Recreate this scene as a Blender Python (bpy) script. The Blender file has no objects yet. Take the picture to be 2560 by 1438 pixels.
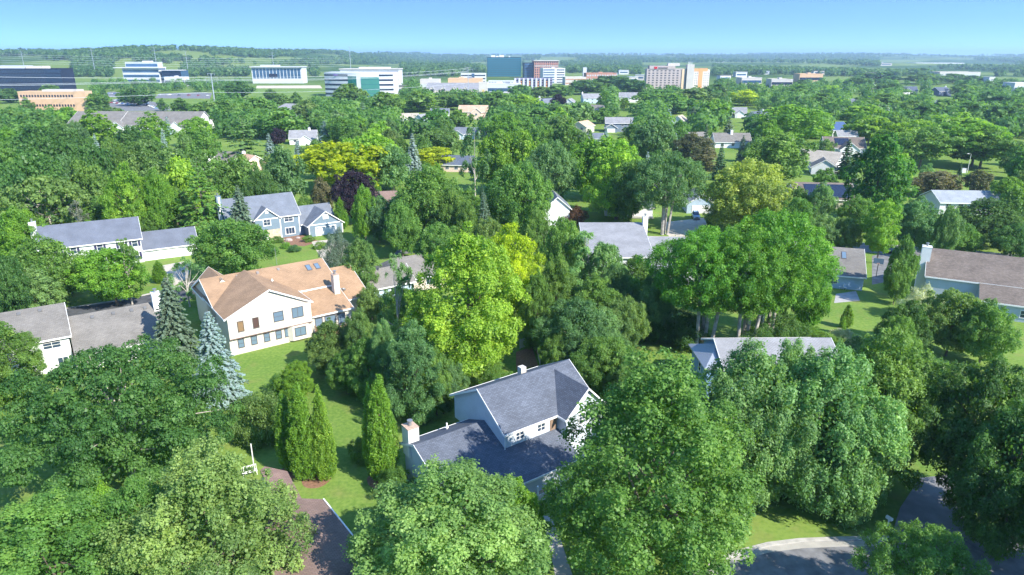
import bpy, math, random
import numpy as np
from mathutils import Vector
R = math.radians
sc = bpy.context.scene
# ------------------------------------------------------------------ camera
F, CX, CY, CAMH = 1707.0, 1280.0, 719.0, 42.0      # focal length and centre in photo pixels, height above the lawns
PITCH = math.atan((CY - 140.0) / F)
cam = bpy.data.cameras.new('camera'); cam_o = bpy.data.objects.new('camera', cam)
sc.collection.objects.link(cam_o); sc.camera = cam_o
cam.sensor_width = 36; cam.lens = 36 * F / 2560.0
cam.clip_start = .5; cam.clip_end = 40000
cam_o.location = (0, 0, CAMH); cam_o.rotation_euler = (math.pi / 2 - PITCH, 0, 0)
# ------------------------------------------------------------------ sun, sky, exposure
SUN_AZ, SUN_EL = R(129), R(38)                      # azimuth clockwise from the view direction
world = bpy.data.worlds.new('World'); sc.world = world; world.use_nodes = True
wn = world.node_tree.nodes; wl = world.node_tree.links
bg = wn['Background']; sky = wn.new('ShaderNodeTexSky'); sky.sky_type = 'NISHITA'
sky.sun_disc = False; sky.sun_elevation = SUN_EL; sky.sun_rotation = SUN_AZ
sky.altitude = 300; sky.air_density = 1.0; sky.dust_density = .0; sky.ozone_density = 1.5
tcw = wn.new('ShaderNodeTexCoord'); sxyz = wn.new('ShaderNodeSeparateXYZ'); cxyz = wn.new('ShaderNodeCombineXYZ')
def wmath(op, a, b=0.0):
    n = wn.new('ShaderNodeMath'); n.operation = op
    for i, q in enumerate((a, b)):
        if isinstance(q, float): n.inputs[i].default_value = q
        else: wl.new(q, n.inputs[i])
    return n.outputs[0]
wl.new(tcw.outputs['Generated'], sxyz.inputs[0]); zz_ = wmath('MAXIMUM', sxyz.outputs['Z'], 0.0)
# a steeper clear-day gradient just above the horizon; the rest of the dome stays as it is
low_ = wmath('MULTIPLY', wmath('EXPONENT', wmath('MULTIPLY', zz_, -4.0)), .15)
mid_ = wmath('MULTIPLY', wmath('MULTIPLY', wmath('SUBTRACT', 1.0, wmath('EXPONENT', wmath('MULTIPLY', zz_, -13.0))), wmath('EXPONENT', wmath('MULTIPLY', zz_, -3.0))), .8)
wl.new(sxyz.outputs['X'], cxyz.inputs[0]); wl.new(sxyz.outputs['Y'], cxyz.inputs[1]); wl.new(wmath('ADD', wmath('ADD', zz_, low_), mid_), cxyz.inputs[2]); wl.new(cxyz.outputs[0], sky.inputs['Vector'])
clr = wn.new('ShaderNodeMixRGB'); clr.blend_type = 'MULTIPLY'; clr.inputs[0].default_value = 1; clr.inputs[2].default_value = (.71, .95, 1.12, 1)
wl.new(sky.outputs[0], clr.inputs[1]); wl.new(clr.outputs[0], bg.inputs[0]); bg.inputs[1].default_value = .15
sun = bpy.data.lights.new('sun', 'SUN'); sun_o = bpy.data.objects.new('sun', sun)
sc.collection.objects.link(sun_o)
sun.energy = 3.7; sun.angle = R(.5); sun.color = (1, .95, .86)
sdir = Vector((math.sin(SUN_AZ) * math.cos(SUN_EL), math.cos(SUN_AZ) * math.cos(SUN_EL), math.sin(SUN_EL)))
sun_o.rotation_euler = sdir.to_track_quat('Z', 'Y').to_euler()
vs = sc.view_settings; vs.view_transform = 'Standard'; vs.look = 'None'; vs.gamma = 1; vs.use_curve_mapping = False
vs.exposure = 1.46
cy = sc.cycles
cy.max_bounces = 6; cy.diffuse_bounces = 3; cy.glossy_bounces = 2; cy.transmission_bounces = 3
cy.volume_bounces = 0; cy.transparent_max_bounces = 4; cy.caustics_reflective = False; cy.caustics_refractive = False
cy.use_denoising = True; cy.use_adaptive_sampling = True; cy.adaptive_threshold = .02

# ------------------------------------------------------------------ helpers
def ray(x, y):
    u = (x - CX) / F; v = (CY - y) / F
    return (u, math.cos(PITCH) + v * math.sin(PITCH), -math.sin(PITCH) + v * math.cos(PITCH))
def at(x, y, z=0.0):
    d = ray(x, y); t = (z - CAMH) / d[2]
    return (d[0] * t, d[1] * t, z)
def at_d(x, y, dist):                                # the point of a sight line at ground distance dist
    d = ray(x, y); t = dist / d[1]
    return (d[0] * t, dist, CAMH + d[2] * t)
def px_m(dist, z=0):                                 # photo pixels per metre
    return F / (dist * math.cos(PITCH) + (CAMH - z) * math.sin(PITCH))
def proj(x, y, z):
    z -= CAMH; d = y * math.cos(PITCH) - z * math.sin(PITCH); u = y * math.sin(PITCH) + z * math.cos(PITCH)
    return CX + F * x / d, CY - F * u / d
def smooth(a, b, x):
    t = np.clip((x - a) / (b - a), 0, 1); return t * t * (3 - 2 * t)
def ground_z(x, y):
    x = np.asarray(x, float); y = np.asarray(y, float)
    left = smooth(-420, -1000, x) * smooth(1050, 2100, y) * (47 + 4 * np.sin(x / 210.) + 4 * np.sin(x / 90. + y / 300.))
    far = smooth(3600, 6500, y) * (24 + 6 * np.sin(x / 900. + 1) + 6 * np.sin(x / 370.)) + smooth(6000, 9000, y) * 8 + smooth(5000, 7000, y) * (30 * np.exp(-((x - 3500) / 900.) ** 2) + 16 * np.exp(-((x - 1500) / 500.) ** 2) + 14 * np.exp(-((x + 900) / 1100.) ** 2))
    roll = smooth(1500, 3000, y) * (5 + 5 * np.sin(x / 420. + y / 700.) + 3 * np.sin(y / 260. + x / 800.))
    return np.maximum(left, far) + roll

def new_obj(name, me, parent=None):
    o = bpy.data.objects.new(name, me); sc.collection.objects.link(o)
    if parent is not None: o.parent = parent
    return o
def tag(o, label=None, cat=None, group=None, kind=None):
    if label: o['label'] = label
    if cat: o['category'] = cat
    if group: o['group'] = group
    if kind: o['kind'] = kind
    return o
LAND = []                                            # landmarks: x, y, phrase
def thing(name, loc, rz=0, label=None, cat=None, group=None):
    o = new_obj(name, None); o.location = loc; o.rotation_euler = (0, 0, rz)
    return tag(o, label, cat, group)

class MB:
    def __init__(s): s.v = []; s.f = []; s.uv = []
    def face(s, pts, uv=None):
        n = len(s.v); s.v += [tuple(p) for p in pts]; s.f.append(tuple(range(n, n + len(pts))))
        s.uv.append(uv or [(p[0], p[1]) for p in pts])
    def box(s, x0, x1, y0, y1, z0, z1):
        c = [(x0, y0, z0), (x1, y0, z0), (x1, y1, z0), (x0, y1, z0), (x0, y0, z1), (x1, y0, z1), (x1, y1, z1), (x0, y1, z1)]
        for q in ((3, 2, 1, 0), (4, 5, 6, 7), (0, 1, 5, 4), (1, 2, 6, 5), (2, 3, 7, 6), (3, 0, 4, 7)): s.face([c[i] for i in q])
        return s
    def prism(s, A, B, uvA=None):                    # two matching rings A and B, capped
        n = len(A)
        s.face(A[::-1]); s.face(B)
        for i in range(n):
            j = (i + 1) % n; s.face([A[i], A[j], B[j], B[i]])
        return s
    def tube(s, pts, rad, n=6):
        rings = []
        for i, p in enumerate(pts):
            p = Vector(p); a = Vector(pts[max(i - 1, 0)]); b = Vector(pts[min(i + 1, len(pts) - 1)])
            d = (b - a).normalized(); u = d.cross(Vector((0, 0, 1)) if abs(d.z) < .9 else Vector((1, 0, 0))).normalized(); w = d.cross(u)
            r = rad[i] if isinstance(rad, (list, tuple)) else rad
            rings.append([p + (u * math.cos(2 * math.pi * k / n) + w * math.sin(2 * math.pi * k / n)) * r for k in range(n)])
        for A, B in zip(rings, rings[1:]):
            for k in range(n): s.face([A[k], A[(k + 1) % n], B[(k + 1) % n], B[k]])
        s.face(rings[0][::-1]); s.face(rings[-1])
        return s
    def mesh(s, name, m, smooth=False):
        me = bpy.data.meshes.new(name); me.from_pydata(s.v, [], s.f)
        uvl = me.uv_layers.new(name='UVMap'); flat = [c for u in s.uv for p in u for c in p]
        uvl.data.foreach_set('uv', flat)
        if m: me.materials.append(m)
        if smooth: me.polygons.foreach_set('use_smooth', [True] * len(s.f))
        me.update(); return me
    def build(s, name, m, parent=None, smooth=False):
        return new_obj(name, s.mesh(name, m, smooth), parent)

# ------------------------------------------------------------------ materials
MATS = {}
def nodes(name):
    m = bpy.data.materials.new(name); m.use_nodes = True
    nt = m.node_tree; return m, nt.nodes, nt.links, nt.nodes['Principled BSDF']
def mat(name, col, rough=.7, var=.12, scale=3.0, spec=.3, metal=0, bump=0.0):
    if name in MATS: return MATS[name]
    m, N, L, p = nodes(name)
    tc = N.new('ShaderNodeTexCoord'); n = N.new('ShaderNodeTexNoise'); n.inputs['Scale'].default_value = scale; n.inputs['Detail'].default_value = 6
    L.new(tc.outputs['Object'], n.inputs['Vector'])
    mp = N.new('ShaderNodeMapRange'); mp.inputs[1].default_value = .3; mp.inputs[2].default_value = .7
    mp.inputs[3].default_value = 1 - var; mp.inputs[4].default_value = 1 + var
    L.new(n.outputs['Fac'], mp.inputs[0])
    mx = N.new('ShaderNodeVectorMath'); mx.operation = 'SCALE'; mx.inputs[0].default_value = col[:3]
    L.new(mp.outputs[0], mx.inputs['Scale']); L.new(mx.outputs[0], p.inputs['Base Color'])
    p.inputs['Roughness'].default_value = rough; p.inputs['Metallic'].default_value = metal
    p.inputs['Specular IOR Level'].default_value = spec
    if bump:
        b = N.new('ShaderNodeBump'); b.inputs['Strength'].default_value = bump; b.inputs['Distance'].default_value = .05
        L.new(n.outputs['Fac'], b.inputs['Height']); L.new(b.outputs[0], p.inputs['Normal'])
    MATS[name] = m; return m
def shingle(name, col, var=.3, row=.17):
    if name in MATS: return MATS[name]
    m, N, L, p = nodes(name)
    uv = N.new('ShaderNodeUVMap'); br = N.new('ShaderNodeTexBrick')
    br.inputs['Scale'].default_value = 1; br.inputs['Row Height'].default_value = row; br.inputs['Brick Width'].default_value = row * 2.4
    br.inputs['Mortar Size'].default_value = .02; br.inputs['Bias'].default_value = 0
    br.inputs['Color1'].default_value = (*[c * (1 - var * .6) for c in col], 1); br.inputs['Color2'].default_value = (*[c * (1 + var * .6) for c in col], 1)
    br.inputs['Mortar'].default_value = (*[c * .6 for c in col], 1)
    L.new(uv.outputs[0], br.inputs['Vector'])
    tc = N.new('ShaderNodeTexCoord'); n = N.new('ShaderNodeTexNoise'); n.inputs['Scale'].default_value = .45; n.inputs['Detail'].default_value = 8
    L.new(tc.outputs['Object'], n.inputs['Vector'])
    mp = N.new('ShaderNodeMapRange'); mp.inputs[1].default_value = .3; mp.inputs[2].default_value = .7; mp.inputs[3].default_value = .85; mp.inputs[4].default_value = 1.15
    L.new(n.outputs['Fac'], mp.inputs[0])
    mx = N.new('ShaderNodeVectorMath'); mx.operation = 'SCALE'
    L.new(br.outputs['Color'], mx.inputs[0]); L.new(mp.outputs[0], mx.inputs['Scale']); L.new(mx.outputs[0], p.inputs['Base Color'])
    p.inputs['Roughness'].default_value = .85; p.inputs['Specular IOR Level'].default_value = .25
    MATS[name] = m; return m
def siding(name, col, lap=.22):
    if name in MATS: return MATS[name]
    m, N, L, p = nodes(name)
    tc = N.new('ShaderNodeTexCoord'); w = N.new('ShaderNodeTexWave'); w.bands_direction = 'Z'; w.wave_profile = 'SAW'
    w.inputs['Scale'].default_value = .314 / lap; w.inputs['Distortion'].default_value = 0
    L.new(tc.outputs['Object'], w.inputs['Vector'])
    n = N.new('ShaderNodeTexNoise'); n.inputs['Scale'].default_value = .8; n.inputs['Detail'].default_value = 5; L.new(tc.outputs['Object'], n.inputs['Vector'])
    mp = N.new('ShaderNodeMapRange'); mp.inputs[1].default_value = .3; mp.inputs[2].default_value = .7; mp.inputs[3].default_value = .93; mp.inputs[4].default_value = 1.05
    L.new(n.outputs['Fac'], mp.inputs[0])
    mx = N.new('ShaderNodeVectorMath'); mx.operation = 'SCALE'; mx.inputs[0].default_value = col[:3]
    L.new(mp.outputs[0], mx.inputs['Scale']); L.new(mx.outputs[0], p.inputs['Base Color'])
    b = N.new('ShaderNodeBump'); b.inputs['Strength'].default_value = .5; b.inputs['Distance'].default_value = .02
    L.new(w.outputs['Fac'], b.inputs['Height']); L.new(b.outputs[0], p.inputs['Normal'])
    p.inputs['Roughness'].default_value = .65
    MATS[name] = m; return m
def glass(name, col, rough=.08):
    if name in MATS: return MATS[name]
    m, N, L, p = nodes(name)
    p.inputs['Base Color'].default_value = (*col, 1); p.inputs['Roughness'].default_value = rough; p.inputs['Specular IOR Level'].default_value = .9
    MATS[name] = m; return m
def leaf_material():
    m, N, L, p = nodes('leaf')
    oi = N.new('ShaderNodeObjectInfo'); at_ = N.new('ShaderNodeAttribute'); at_.attribute_name = 'tint'
    hs = N.new('ShaderNodeHueSaturation'); L.new(oi.outputs['Color'], hs.inputs['Color'])
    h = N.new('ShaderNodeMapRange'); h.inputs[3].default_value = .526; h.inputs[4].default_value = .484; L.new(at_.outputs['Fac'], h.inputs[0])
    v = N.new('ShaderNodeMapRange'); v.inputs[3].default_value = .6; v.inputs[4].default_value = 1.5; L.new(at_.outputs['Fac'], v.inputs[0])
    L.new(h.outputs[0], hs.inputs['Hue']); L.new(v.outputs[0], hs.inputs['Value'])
    L.new(hs.outputs[0], p.inputs['Base Color']); p.inputs['Roughness'].default_value = .5; p.inputs['Specular IOR Level'].default_value = .35
    t = N.new('ShaderNodeBsdfTranslucent'); t2 = N.new('ShaderNodeMixRGB'); t2.blend_type = 'MULTIPLY'; t2.inputs[0].default_value = 1
    t2.inputs[2].default_value = (1.3, 1.3, .5, 1); L.new(hs.outputs[0], t2.inputs[1]); L.new(t2.outputs[0], t.inputs['Color'])
    mx = N.new('ShaderNodeMixShader'); mx.inputs[0].default_value = .5
    L.new(p.outputs[0], mx.inputs[1]); L.new(t.outputs[0], mx.inputs[2]); L.new(mx.outputs[0], N['Material Output'].inputs['Surface'])
    return m
LEAF = leaf_material()
BARK = mat('bark', (.16, .13, .10), .9, .3, 2)
BARKP = mat('pale_bark', (.42, .38, .33), .85, .3, 2)
# ------------------------------------------------------------------ trees
def leaf_mesh(name, P, Nn, size, tint, elong, rng):
    n = len(P)
    t = rng.normal(size=(n, 3)); a = np.cross(Nn, t); a /= np.linalg.norm(a, axis=1, keepdims=True) + 1e-9
    b = np.cross(Nn, a); b /= np.linalg.norm(b, axis=1, keepdims=True) + 1e-9
    e = np.broadcast_to(elong, (n,))[:, None]; s = size[:, None] * .5
    V = np.empty((n, 4, 3)); fold = Nn * s * .25
    V[:, 0] = P + a * s * e; V[:, 1] = P + b * s * .8 + fold; V[:, 2] = P - a * s * e; V[:, 3] = P - b * s * .8 + fold
    me = bpy.data.meshes.new(name); me.vertices.add(4 * n); me.vertices.foreach_set('co', V.reshape(-1).astype(np.float32))
    me.loops.add(4 * n); me.loops.foreach_set('vertex_index', np.arange(4 * n, dtype=np.int32))
    me.polygons.add(n); me.polygons.foreach_set('loop_start', np.arange(0, 4 * n, 4, dtype=np.int32))
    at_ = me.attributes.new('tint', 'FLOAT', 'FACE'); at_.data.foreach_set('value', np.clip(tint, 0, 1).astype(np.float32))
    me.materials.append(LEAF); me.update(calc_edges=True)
    return me
def unit(v): return v / (np.linalg.norm(v, axis=-1, keepdims=True) + 1e-9)

#        width, height, crown base, widest level, top sharpness, clumps, clump radius/width, squash, droop
KINDS = {
 'round':  (11, 12, .14, .50, 1.9, 130, .085, .85, 0),
 'maple':  (11, 15, .10, .42, 1.5, 200, .066, 1.0, 0),
 'egg':    (10, 15, .08, .36, 1.25, 150, .078, 1.0, 0),
 'linden': (13, 17, .08, .34, 1.3, 230, .066, 1.1, 0),
 'oak':    (20, 14, .15, .50, 2.2, 240, .052, .62, 0),
 'locust': (15, 14, .22, .55, 2.3, 130, .085, .42, 0),
 'ash':    (17, 19, .36, .50, 1.8, 210, .064, .8, 0),
 'birch':  (14, 16, .06, .46, 1.5, 200, .066, 1.15, .45),
 'willow': (12, 13, .05, .50, 1.8, 110, .085, 1.4, 1),
 'sparse': (9, 13, .12, .45, 1.4, 50, .075, .9, 0),
 'column': (2.7, 10.5, .01, .26, 1.35, 280, .095, 2.4, 0),
 'shrub':  (6, 4, .0, .40, 2.0, 60, .11, .8, 0),
}
NLOBE = dict(round=12, maple=20, egg=15, linden=19, oak=22, ash=17, birch=13, locust=15, willow=11, sparse=9, shrub=7)
NLEAF = {0: 95000, 1: 42000, 2: 13000, 3: 3200}
def profile(t, peak, sharp):
    t = np.asarray(t, float); lo = np.sqrt(np.clip(1 - ((peak - t) / peak) ** 2, 0, 1)); hi = np.clip(1 - np.clip((t - peak) / (1 - peak), 0, 1) ** sharp, 0, 1) ** (.62)
    return np.where(t < peak, .35 + .65 * lo, hi)
def make_crown(kind, lod, seed):
    rng = np.random.default_rng(abs(hash((kind, seed))) % 100000 if False else sum(map(ord, kind)) * 31 + seed * 977 + 5)
    W, Hh, cb, peak, sharp, ncl, clr, sq, droop = KINDS[kind]
    zb = cb * Hh; hc = Hh - zb; r0 = clr * W
    f_ = (1, 1, .62, .4)[lod]; ncl = int(ncl * f_); r0 /= f_ ** .4
    # uneven outline: the crown is pushed in and out by a few broad lobes
    ph = rng.uniform(0, 6.28, 6); am = rng.uniform(.05, .16, 3) * (.35 if kind == 'column' else 1)
    # boughs first: broad lobes that the leaf clumps gather round, with darker valleys between them
    RL = .2 * W; LB = []; tries = 0; nl = NLOBE.get(kind, 0)
    while len(LB) < nl and tries < 4000:
        tries += 1; t = rng.uniform(.05, .97); th = rng.uniform(0, 6.283); lr = max(float(profile(t, peak, sharp)) * W / 2 * rng.uniform(.82, 1.12) - RL * .85, 0)
        q = np.array([lr * math.cos(th), lr * math.sin(th), zb + RL * sq * .5 + t * (hc - RL * sq * 1.35)])
        if all((((q - p) / [1, 1, sq]) ** 2).sum() > (RL * (1.15 if tries < 2000 else .8)) ** 2 for p, _ in LB): LB.append((q, rng.normal(0, .13)))
    C = np.zeros((ncl, 3)); CT = []; tries = 0; n = 0; cc = np.array([0, 0, zb + .4 * hc])
    while n < ncl and tries < 12000:
        tries += 1
        t = rng.uniform(0, 1) ** .85; th = rng.uniform(0, 6.283)
        lob = 1 + am[0] * math.sin(2 * th + ph[0]) + am[1] * math.sin(3 * th + ph[1] + 4 * t) + am[2] * math.sin(5 * th + ph[2] - 7 * t)
        Rr = float(profile(t, peak, sharp)) * W / 2 * lob
        k = math.sqrt(rng.uniform(.42, 1.22)) if rng.random() < .86 else rng.uniform(0, .6)
        rr = max(Rr - r0 * .8, 0) * k; z = zb + r0 * sq * .6 + t * (hc - r0 * sq * 1.3)
        c = np.array([rr * math.cos(th), rr * math.sin(th), z]); lt = 0
        if LB and rng.random() < .8:
            q, lt = LB[rng.integers(len(LB))]; dv = unit(rng.normal(size=3) + 1.0 * unit(q - cc) + [0, 0, .3])
            c = q + dv * RL * np.array([1, 1, sq]) * rng.uniform(.6, 1.1)
            if c[2] < zb: continue
        m = .62 if tries < 5000 else .4
        if n == 0 or ((((C[:n] - c) / [1, 1, sq]) ** 2).sum(1) > (r0 * m * 2) ** 2).all(): C[n] = c; CT.append(lt); n += 1
    C = C[:n]
    rad = r0 * rng.uniform(.62, 1.38, n); cw = rad ** 2
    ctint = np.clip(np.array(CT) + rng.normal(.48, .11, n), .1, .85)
    N = NLEAF[lod]
    if kind == 'column': N = int(N * .8)
    if kind == 'shrub': N = N // 2
    if kind == 'sparse': N = int(N * .4)
    if kind == 'birch': N = int(N * .95)
    leafs = {0: .15, 1: .21, 2: .38, 3: .8}[lod]
    leafs *= (W / 12) ** .5 if kind not in ('column', 'shrub') else (.36 if kind == 'column' else .5)
    idx = rng.choice(n, N, p=cw / cw.sum())
    d = unit(rng.normal(size=(N, 3)) + np.array([0, 0, .5]) + .7 * unit((C - np.array([0, 0, zb + .45 * hc])))[idx])
    rr = rad[idx] * rng.uniform(.2, 1, N) ** .38
    lump = 1 + (.30 if kind != 'column' else .12) * np.sin(d[:, 0] * 5 + idx) * np.sin(d[:, 1] * 5 + idx * 1.7) * (1 if kind != 'column' else .5) + rng.normal(0, .09, N)
    P = C[idx] + d * (rr * lump)[:, None] * np.array([1, 1, sq])
    if droop > 0:                                         # hanging sprays at the outer ends
        dr = np.clip(np.hypot(P[:, 0] - C[idx, 0], P[:, 1] - C[idx, 1]) / (rad[idx] + .01) - .45, 0, 1)
        P[:, 2] -= dr * rng.uniform(0, 1, N) ** 1.5 * r0 * 4.2 * droop
    P[:, 2] = np.maximum(P[:, 2], .08)
    nn = unit(d * .75 + np.array([0, 0, .5 - .35 * droop]) + rng.normal(size=(N, 3)) * .5)
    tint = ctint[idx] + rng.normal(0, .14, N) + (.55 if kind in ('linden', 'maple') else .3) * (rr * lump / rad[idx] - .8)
    size = leafs * np.clip(rng.lognormal(-.08, .38, N), .4, 2.2)
    el = 1.0 + .8 * droop + (.6 if kind == 'column' else 0)
    # inner twig mass so that the sky does not show through everywhere
    if kind not in ('sparse',):
        M = max(int(N * .05), 120); t = rng.uniform(.04, .9, M); th = rng.uniform(0, 6.283, M)
        Rr = profile(t, peak, sharp) * W / 2 * rng.uniform(0, .7, M) ** .6
        Q = np.stack([Rr * np.cos(th), Rr * np.sin(th), zb + t * hc], 1)
        P = np.concatenate([P, Q]); nn = np.concatenate([nn, unit(rng.normal(size=(M, 3)))])
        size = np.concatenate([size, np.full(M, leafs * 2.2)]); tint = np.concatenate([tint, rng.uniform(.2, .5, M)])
    me = leaf_mesh('crown', P, nn, size, tint, el, rng)
    W2 = 2 * np.percentile(np.hypot(P[:, 0], P[:, 1]), 97.5); H2 = np.percentile(P[:, 2], 99.8)
    # trunk and limbs
    mb = MB(); tr = max(.018 * Hh, .05) * (1.25 if W > 12 else 1)
    sides = 8 if lod == 0 else 5
    if kind == 'ash':
        bases = [(rng.normal(0, .8), rng.normal(0, .6)) for _ in range(4)]
    elif kind == 'birch': bases = [(-.5, 0), (.5, .3), (.1, -.5)]
    elif kind == 'shrub': bases = [(rng.normal(0, .3), rng.normal(0, .3)) for _ in range(3)]
    else: bases = [(0, 0)]
    big = C[np.argsort(-C[:, 2])]
    for bi, (bx, by) in enumerate(bases):
        k = len(bases); top = np.array([bx * 3.2, by * 3.2, zb + hc * (.55 if k > 1 else .72)]) if k > 1 else np.array([rng.normal(0, .02 * W), rng.normal(0, .02 * W), zb + hc * .75])
        r = tr * (.7 if k > 1 else 1)
        mid = np.array([bx * 1.6, by * 1.6, (zb + .12 * hc)])
        mb.tube([(bx, by, -.3), (bx * 1.05, by * 1.05, .35), tuple(mid), tuple((mid + top) / 2 + rng.normal(0, .15, 3)), tuple(top)], [r * 1.5, r * 1.05, r * .85, r * .55, r * .12], sides)
        sel = rng.choice(n, min(n, (34 if kind == 'oak' else 14 if lod < 2 else 5) // k + 2), replace=False)
        for j in sel:
            f = rng.uniform(.0, .6); s0 = mid + (top - mid) * f; e = C[j] * [.86, .86, 1]
            if e[2] < s0[2] - 1: continue
            mm = (s0 + e) / 2 + np.array([0, 0, -.04 * W * rng.random()])
            mb.tube([tuple(s0), tuple(mm), tuple(e)], [r * .42 * (1 - f * .5), r * .28, r * .08], 5 if lod < 2 else 4)
    tm = mb.mesh('trunk', BARKP if kind in ('ash', 'birch', 'sparse', 'oak') else BARK, True)
    return me, tm, W2, H2

def make_conifer(kind, lod, seed):
    rng = np.random.default_rng(seed * 71 + 9 + (400 if kind == 'pine' else 0))
    W, Hh = (7, 13) if kind == 'spruce' else (10, 15)
    P = []; Nn = []; S = []; T = []
    step = {0: .42, 1: .48, 2: .7, 3: 1.1}[lod]; nb = {0: 18, 1: 17, 2: 14, 3: 11}[lod]
    per = {0: 46, 1: 34, 2: 18, 3: 9}[lod]; ls = {0: .34, 1: .44, 2: .8, 3: 1.35}[lod]
    zs = np.arange(.06 * Hh if kind == 'spruce' else .2 * Hh, Hh * .985, step * (1 if kind == 'spruce' else 1.5))
    mb = MB(); mb.tube([(0, 0, -.3), (0, 0, Hh * .5), (0, 0, Hh)], [.2, .13, .02], 6)
    for z in zs:
        t = z / Hh
        L0 = W / 2 * ((1 - t) ** .8 if kind == 'spruce' else min(1, (1 - t) * 1.9) ** .7 * (.75 + .25 * math.sin(z * 2.1)))
        off = rng.uniform(0, 6.28); n = max(int(nb * (.45 + .55 * (1 - t))), 4)
        for k in range(n):
            a = off + 6.283 * k / n + rng.normal(0, .12); L = L0 * rng.uniform(.72, 1.14)
            if rng.random() < (.06 if kind == 'spruce' else .22): continue
            rise = .10 if kind == 'spruce' else .22
            m = max(int(per * (.35 + .65 * L / (W / 2))), 3); s = rng.uniform(.12, 1, m) ** .75
            wob = rng.normal(0, .085, m) * L * (1.15 - s); side = np.array([-math.sin(a), math.cos(a)])
            x = math.cos(a) * s * L + side[0] * wob; y = math.sin(a) * s * L + side[1] * wob
            zz = z + L * (rise * s - .38 * s ** 2 * (1 - t * .8)) + rng.normal(0, .06, m)
            P.append(np.stack([x, y, np.maximum(zz, .1)], 1))
            Nn.append(unit(np.stack([math.cos(a) * .35 * np.ones(m), math.sin(a) * .35 * np.ones(m), np.ones(m)], 1) + rng.normal(size=(m, 3)) * .38))
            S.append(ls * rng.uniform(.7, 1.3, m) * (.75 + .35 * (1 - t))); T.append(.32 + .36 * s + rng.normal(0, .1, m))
            if L > 1.2 and lod < 2: mb.tube([(0, 0, z), (math.cos(a) * L * .8, math.sin(a) * L * .8, z + L * (rise * .8 - .38 * .64 * (1 - t * .8)))], [.05, .012], 4)
    P = np.concatenate(P); Nn = np.concatenate(Nn); S = np.concatenate(S); T = np.concatenate(T)
    me = leaf_mesh('crown', P, Nn, S, T, 1.3, rng)
    return me, mb.mesh('trunk', BARK, True), W, Hh

PROTO = {}
def proto(kind, lod, seed):
    key = (kind, lod, seed)
    if key not in PROTO: PROTO[key] = make_conifer(*key) if kind in ('spruce', 'pine') else make_crown(*key)
    return PROTO[key]
COL = dict(
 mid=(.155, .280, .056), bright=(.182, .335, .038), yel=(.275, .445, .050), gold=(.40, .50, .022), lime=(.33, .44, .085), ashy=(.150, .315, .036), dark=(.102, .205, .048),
 blue=(.138, .255, .088), pale=(.195, .330, .110), olive=(.168, .268, .070), purple=(.042, .028, .044), sblue=(.29, .39, .42),
 sgreen=(.080, .165, .085), smid=(.165, .245, .175), arb=(.195, .345, .040), lin=(.240, .365, .100), brown=(.17, .17, .08),
 white=(.6, .6, .44), deep=(.085, .210, .032), red=(.13, .065, .035), grey=(.24, .26, .20))
NAME = dict(round='broadleaf_tree', maple='maple_tree', egg='broadleaf_tree', linden='linden_tree', oak='oak_tree', locust='locust_tree',
 ash='ash_tree', birch='birch_tree', willow='willow_tree', sparse='thin_tree', column='arborvitae', shrub='shrub', spruce='spruce_tree', pine='pine_tree')
TREES = []
trng = random.Random(7)
def put_tree(kind, loc, w, h, col, label, group=None, cat=None, lod=None):
    d = math.hypot(loc[0], loc[1])
    if lod is None: lod = 0 if d < 105 else 1 if d < 190 else 2 if d < 380 else 3
    if kind in ('column', 'shrub', 'sparse') and d > 60: lod = max(lod, 1)
    nseed = 2 if lod < 2 else 3
    cm, tm, W, Hh = proto(kind, lod, trng.randrange(nseed))
    o = thing(NAME[kind], loc, trng.uniform(0, 6.283), label, cat or ('shrub' if kind == 'shrub' else 'tree'), group)
    ax = trng.uniform(.93, 1.07)
    for nm, me in (('crown', cm), ('trunk', tm)):
        c = new_obj(nm, me, o); c.scale = (w / W * ax, w / W / ax, h / Hh)
        if nm == 'crown':
            b = COL[col]; k = trng.uniform(.9, 1.1); g = trng.uniform(.92, 1.08)
            c.color = (b[0] * k * g, b[1] * k, b[2] * k, 1)
    TREES.append((loc[0], loc[1], w / 2, o))
    return o
def tree(kind, x, ytop, wpx, h, col, label, yb=None, group=None, cat=None):
    if yb: g = at(x, yb); h = at_d(x, ytop, g[1])[2]
    else: g = at(x, ytop, h)
    loc = (g[0], g[1], 0)
    return put_tree(kind, loc, wpx / px_m(g[1], h * .5), h, col, label, group, cat)
# ------------------------------------------------------------------ ground, roads, haze
def grass_mat(name, a, b, sc1=.05, sc2=2.5):
    m, N, L, p = nodes(name)
    tc = N.new('ShaderNodeTexCoord'); n1 = N.new('ShaderNodeTexNoise'); n1.inputs['Scale'].default_value = sc1; n1.inputs['Detail'].default_value = 8
    n2 = N.new('ShaderNodeTexNoise'); n2.inputs['Scale'].default_value = sc2; n2.inputs['Detail'].default_value = 4
    for n in (n1, n2): L.new(tc.outputs['Object'], n.inputs['Vector'])
    ad = N.new('ShaderNodeMath'); ad.operation = 'ADD'; L.new(n1.outputs['Fac'], ad.inputs[0]); L.new(n2.outputs['Fac'], ad.inputs[1])
    r = N.new('ShaderNodeMapRange'); r.inputs[1].default_value = .75; r.inputs[2].default_value = 1.25; L.new(ad.outputs[0], r.inputs[0])
    mx = N.new('ShaderNodeMixRGB'); mx.inputs[1].default_value = (*a, 1); mx.inputs[2].default_value = (*b, 1); L.new(r.outputs[0], mx.inputs[0])
    L.new(mx.outputs[0], p.inputs['Base Color']); p.inputs['Roughness'].default_value = .9; p.inputs['Specular IOR Level'].default_value = .1
    return m
LAWN = grass_mat('lawn', (.105, .185, .034), (.18, .26, .055))
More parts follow.
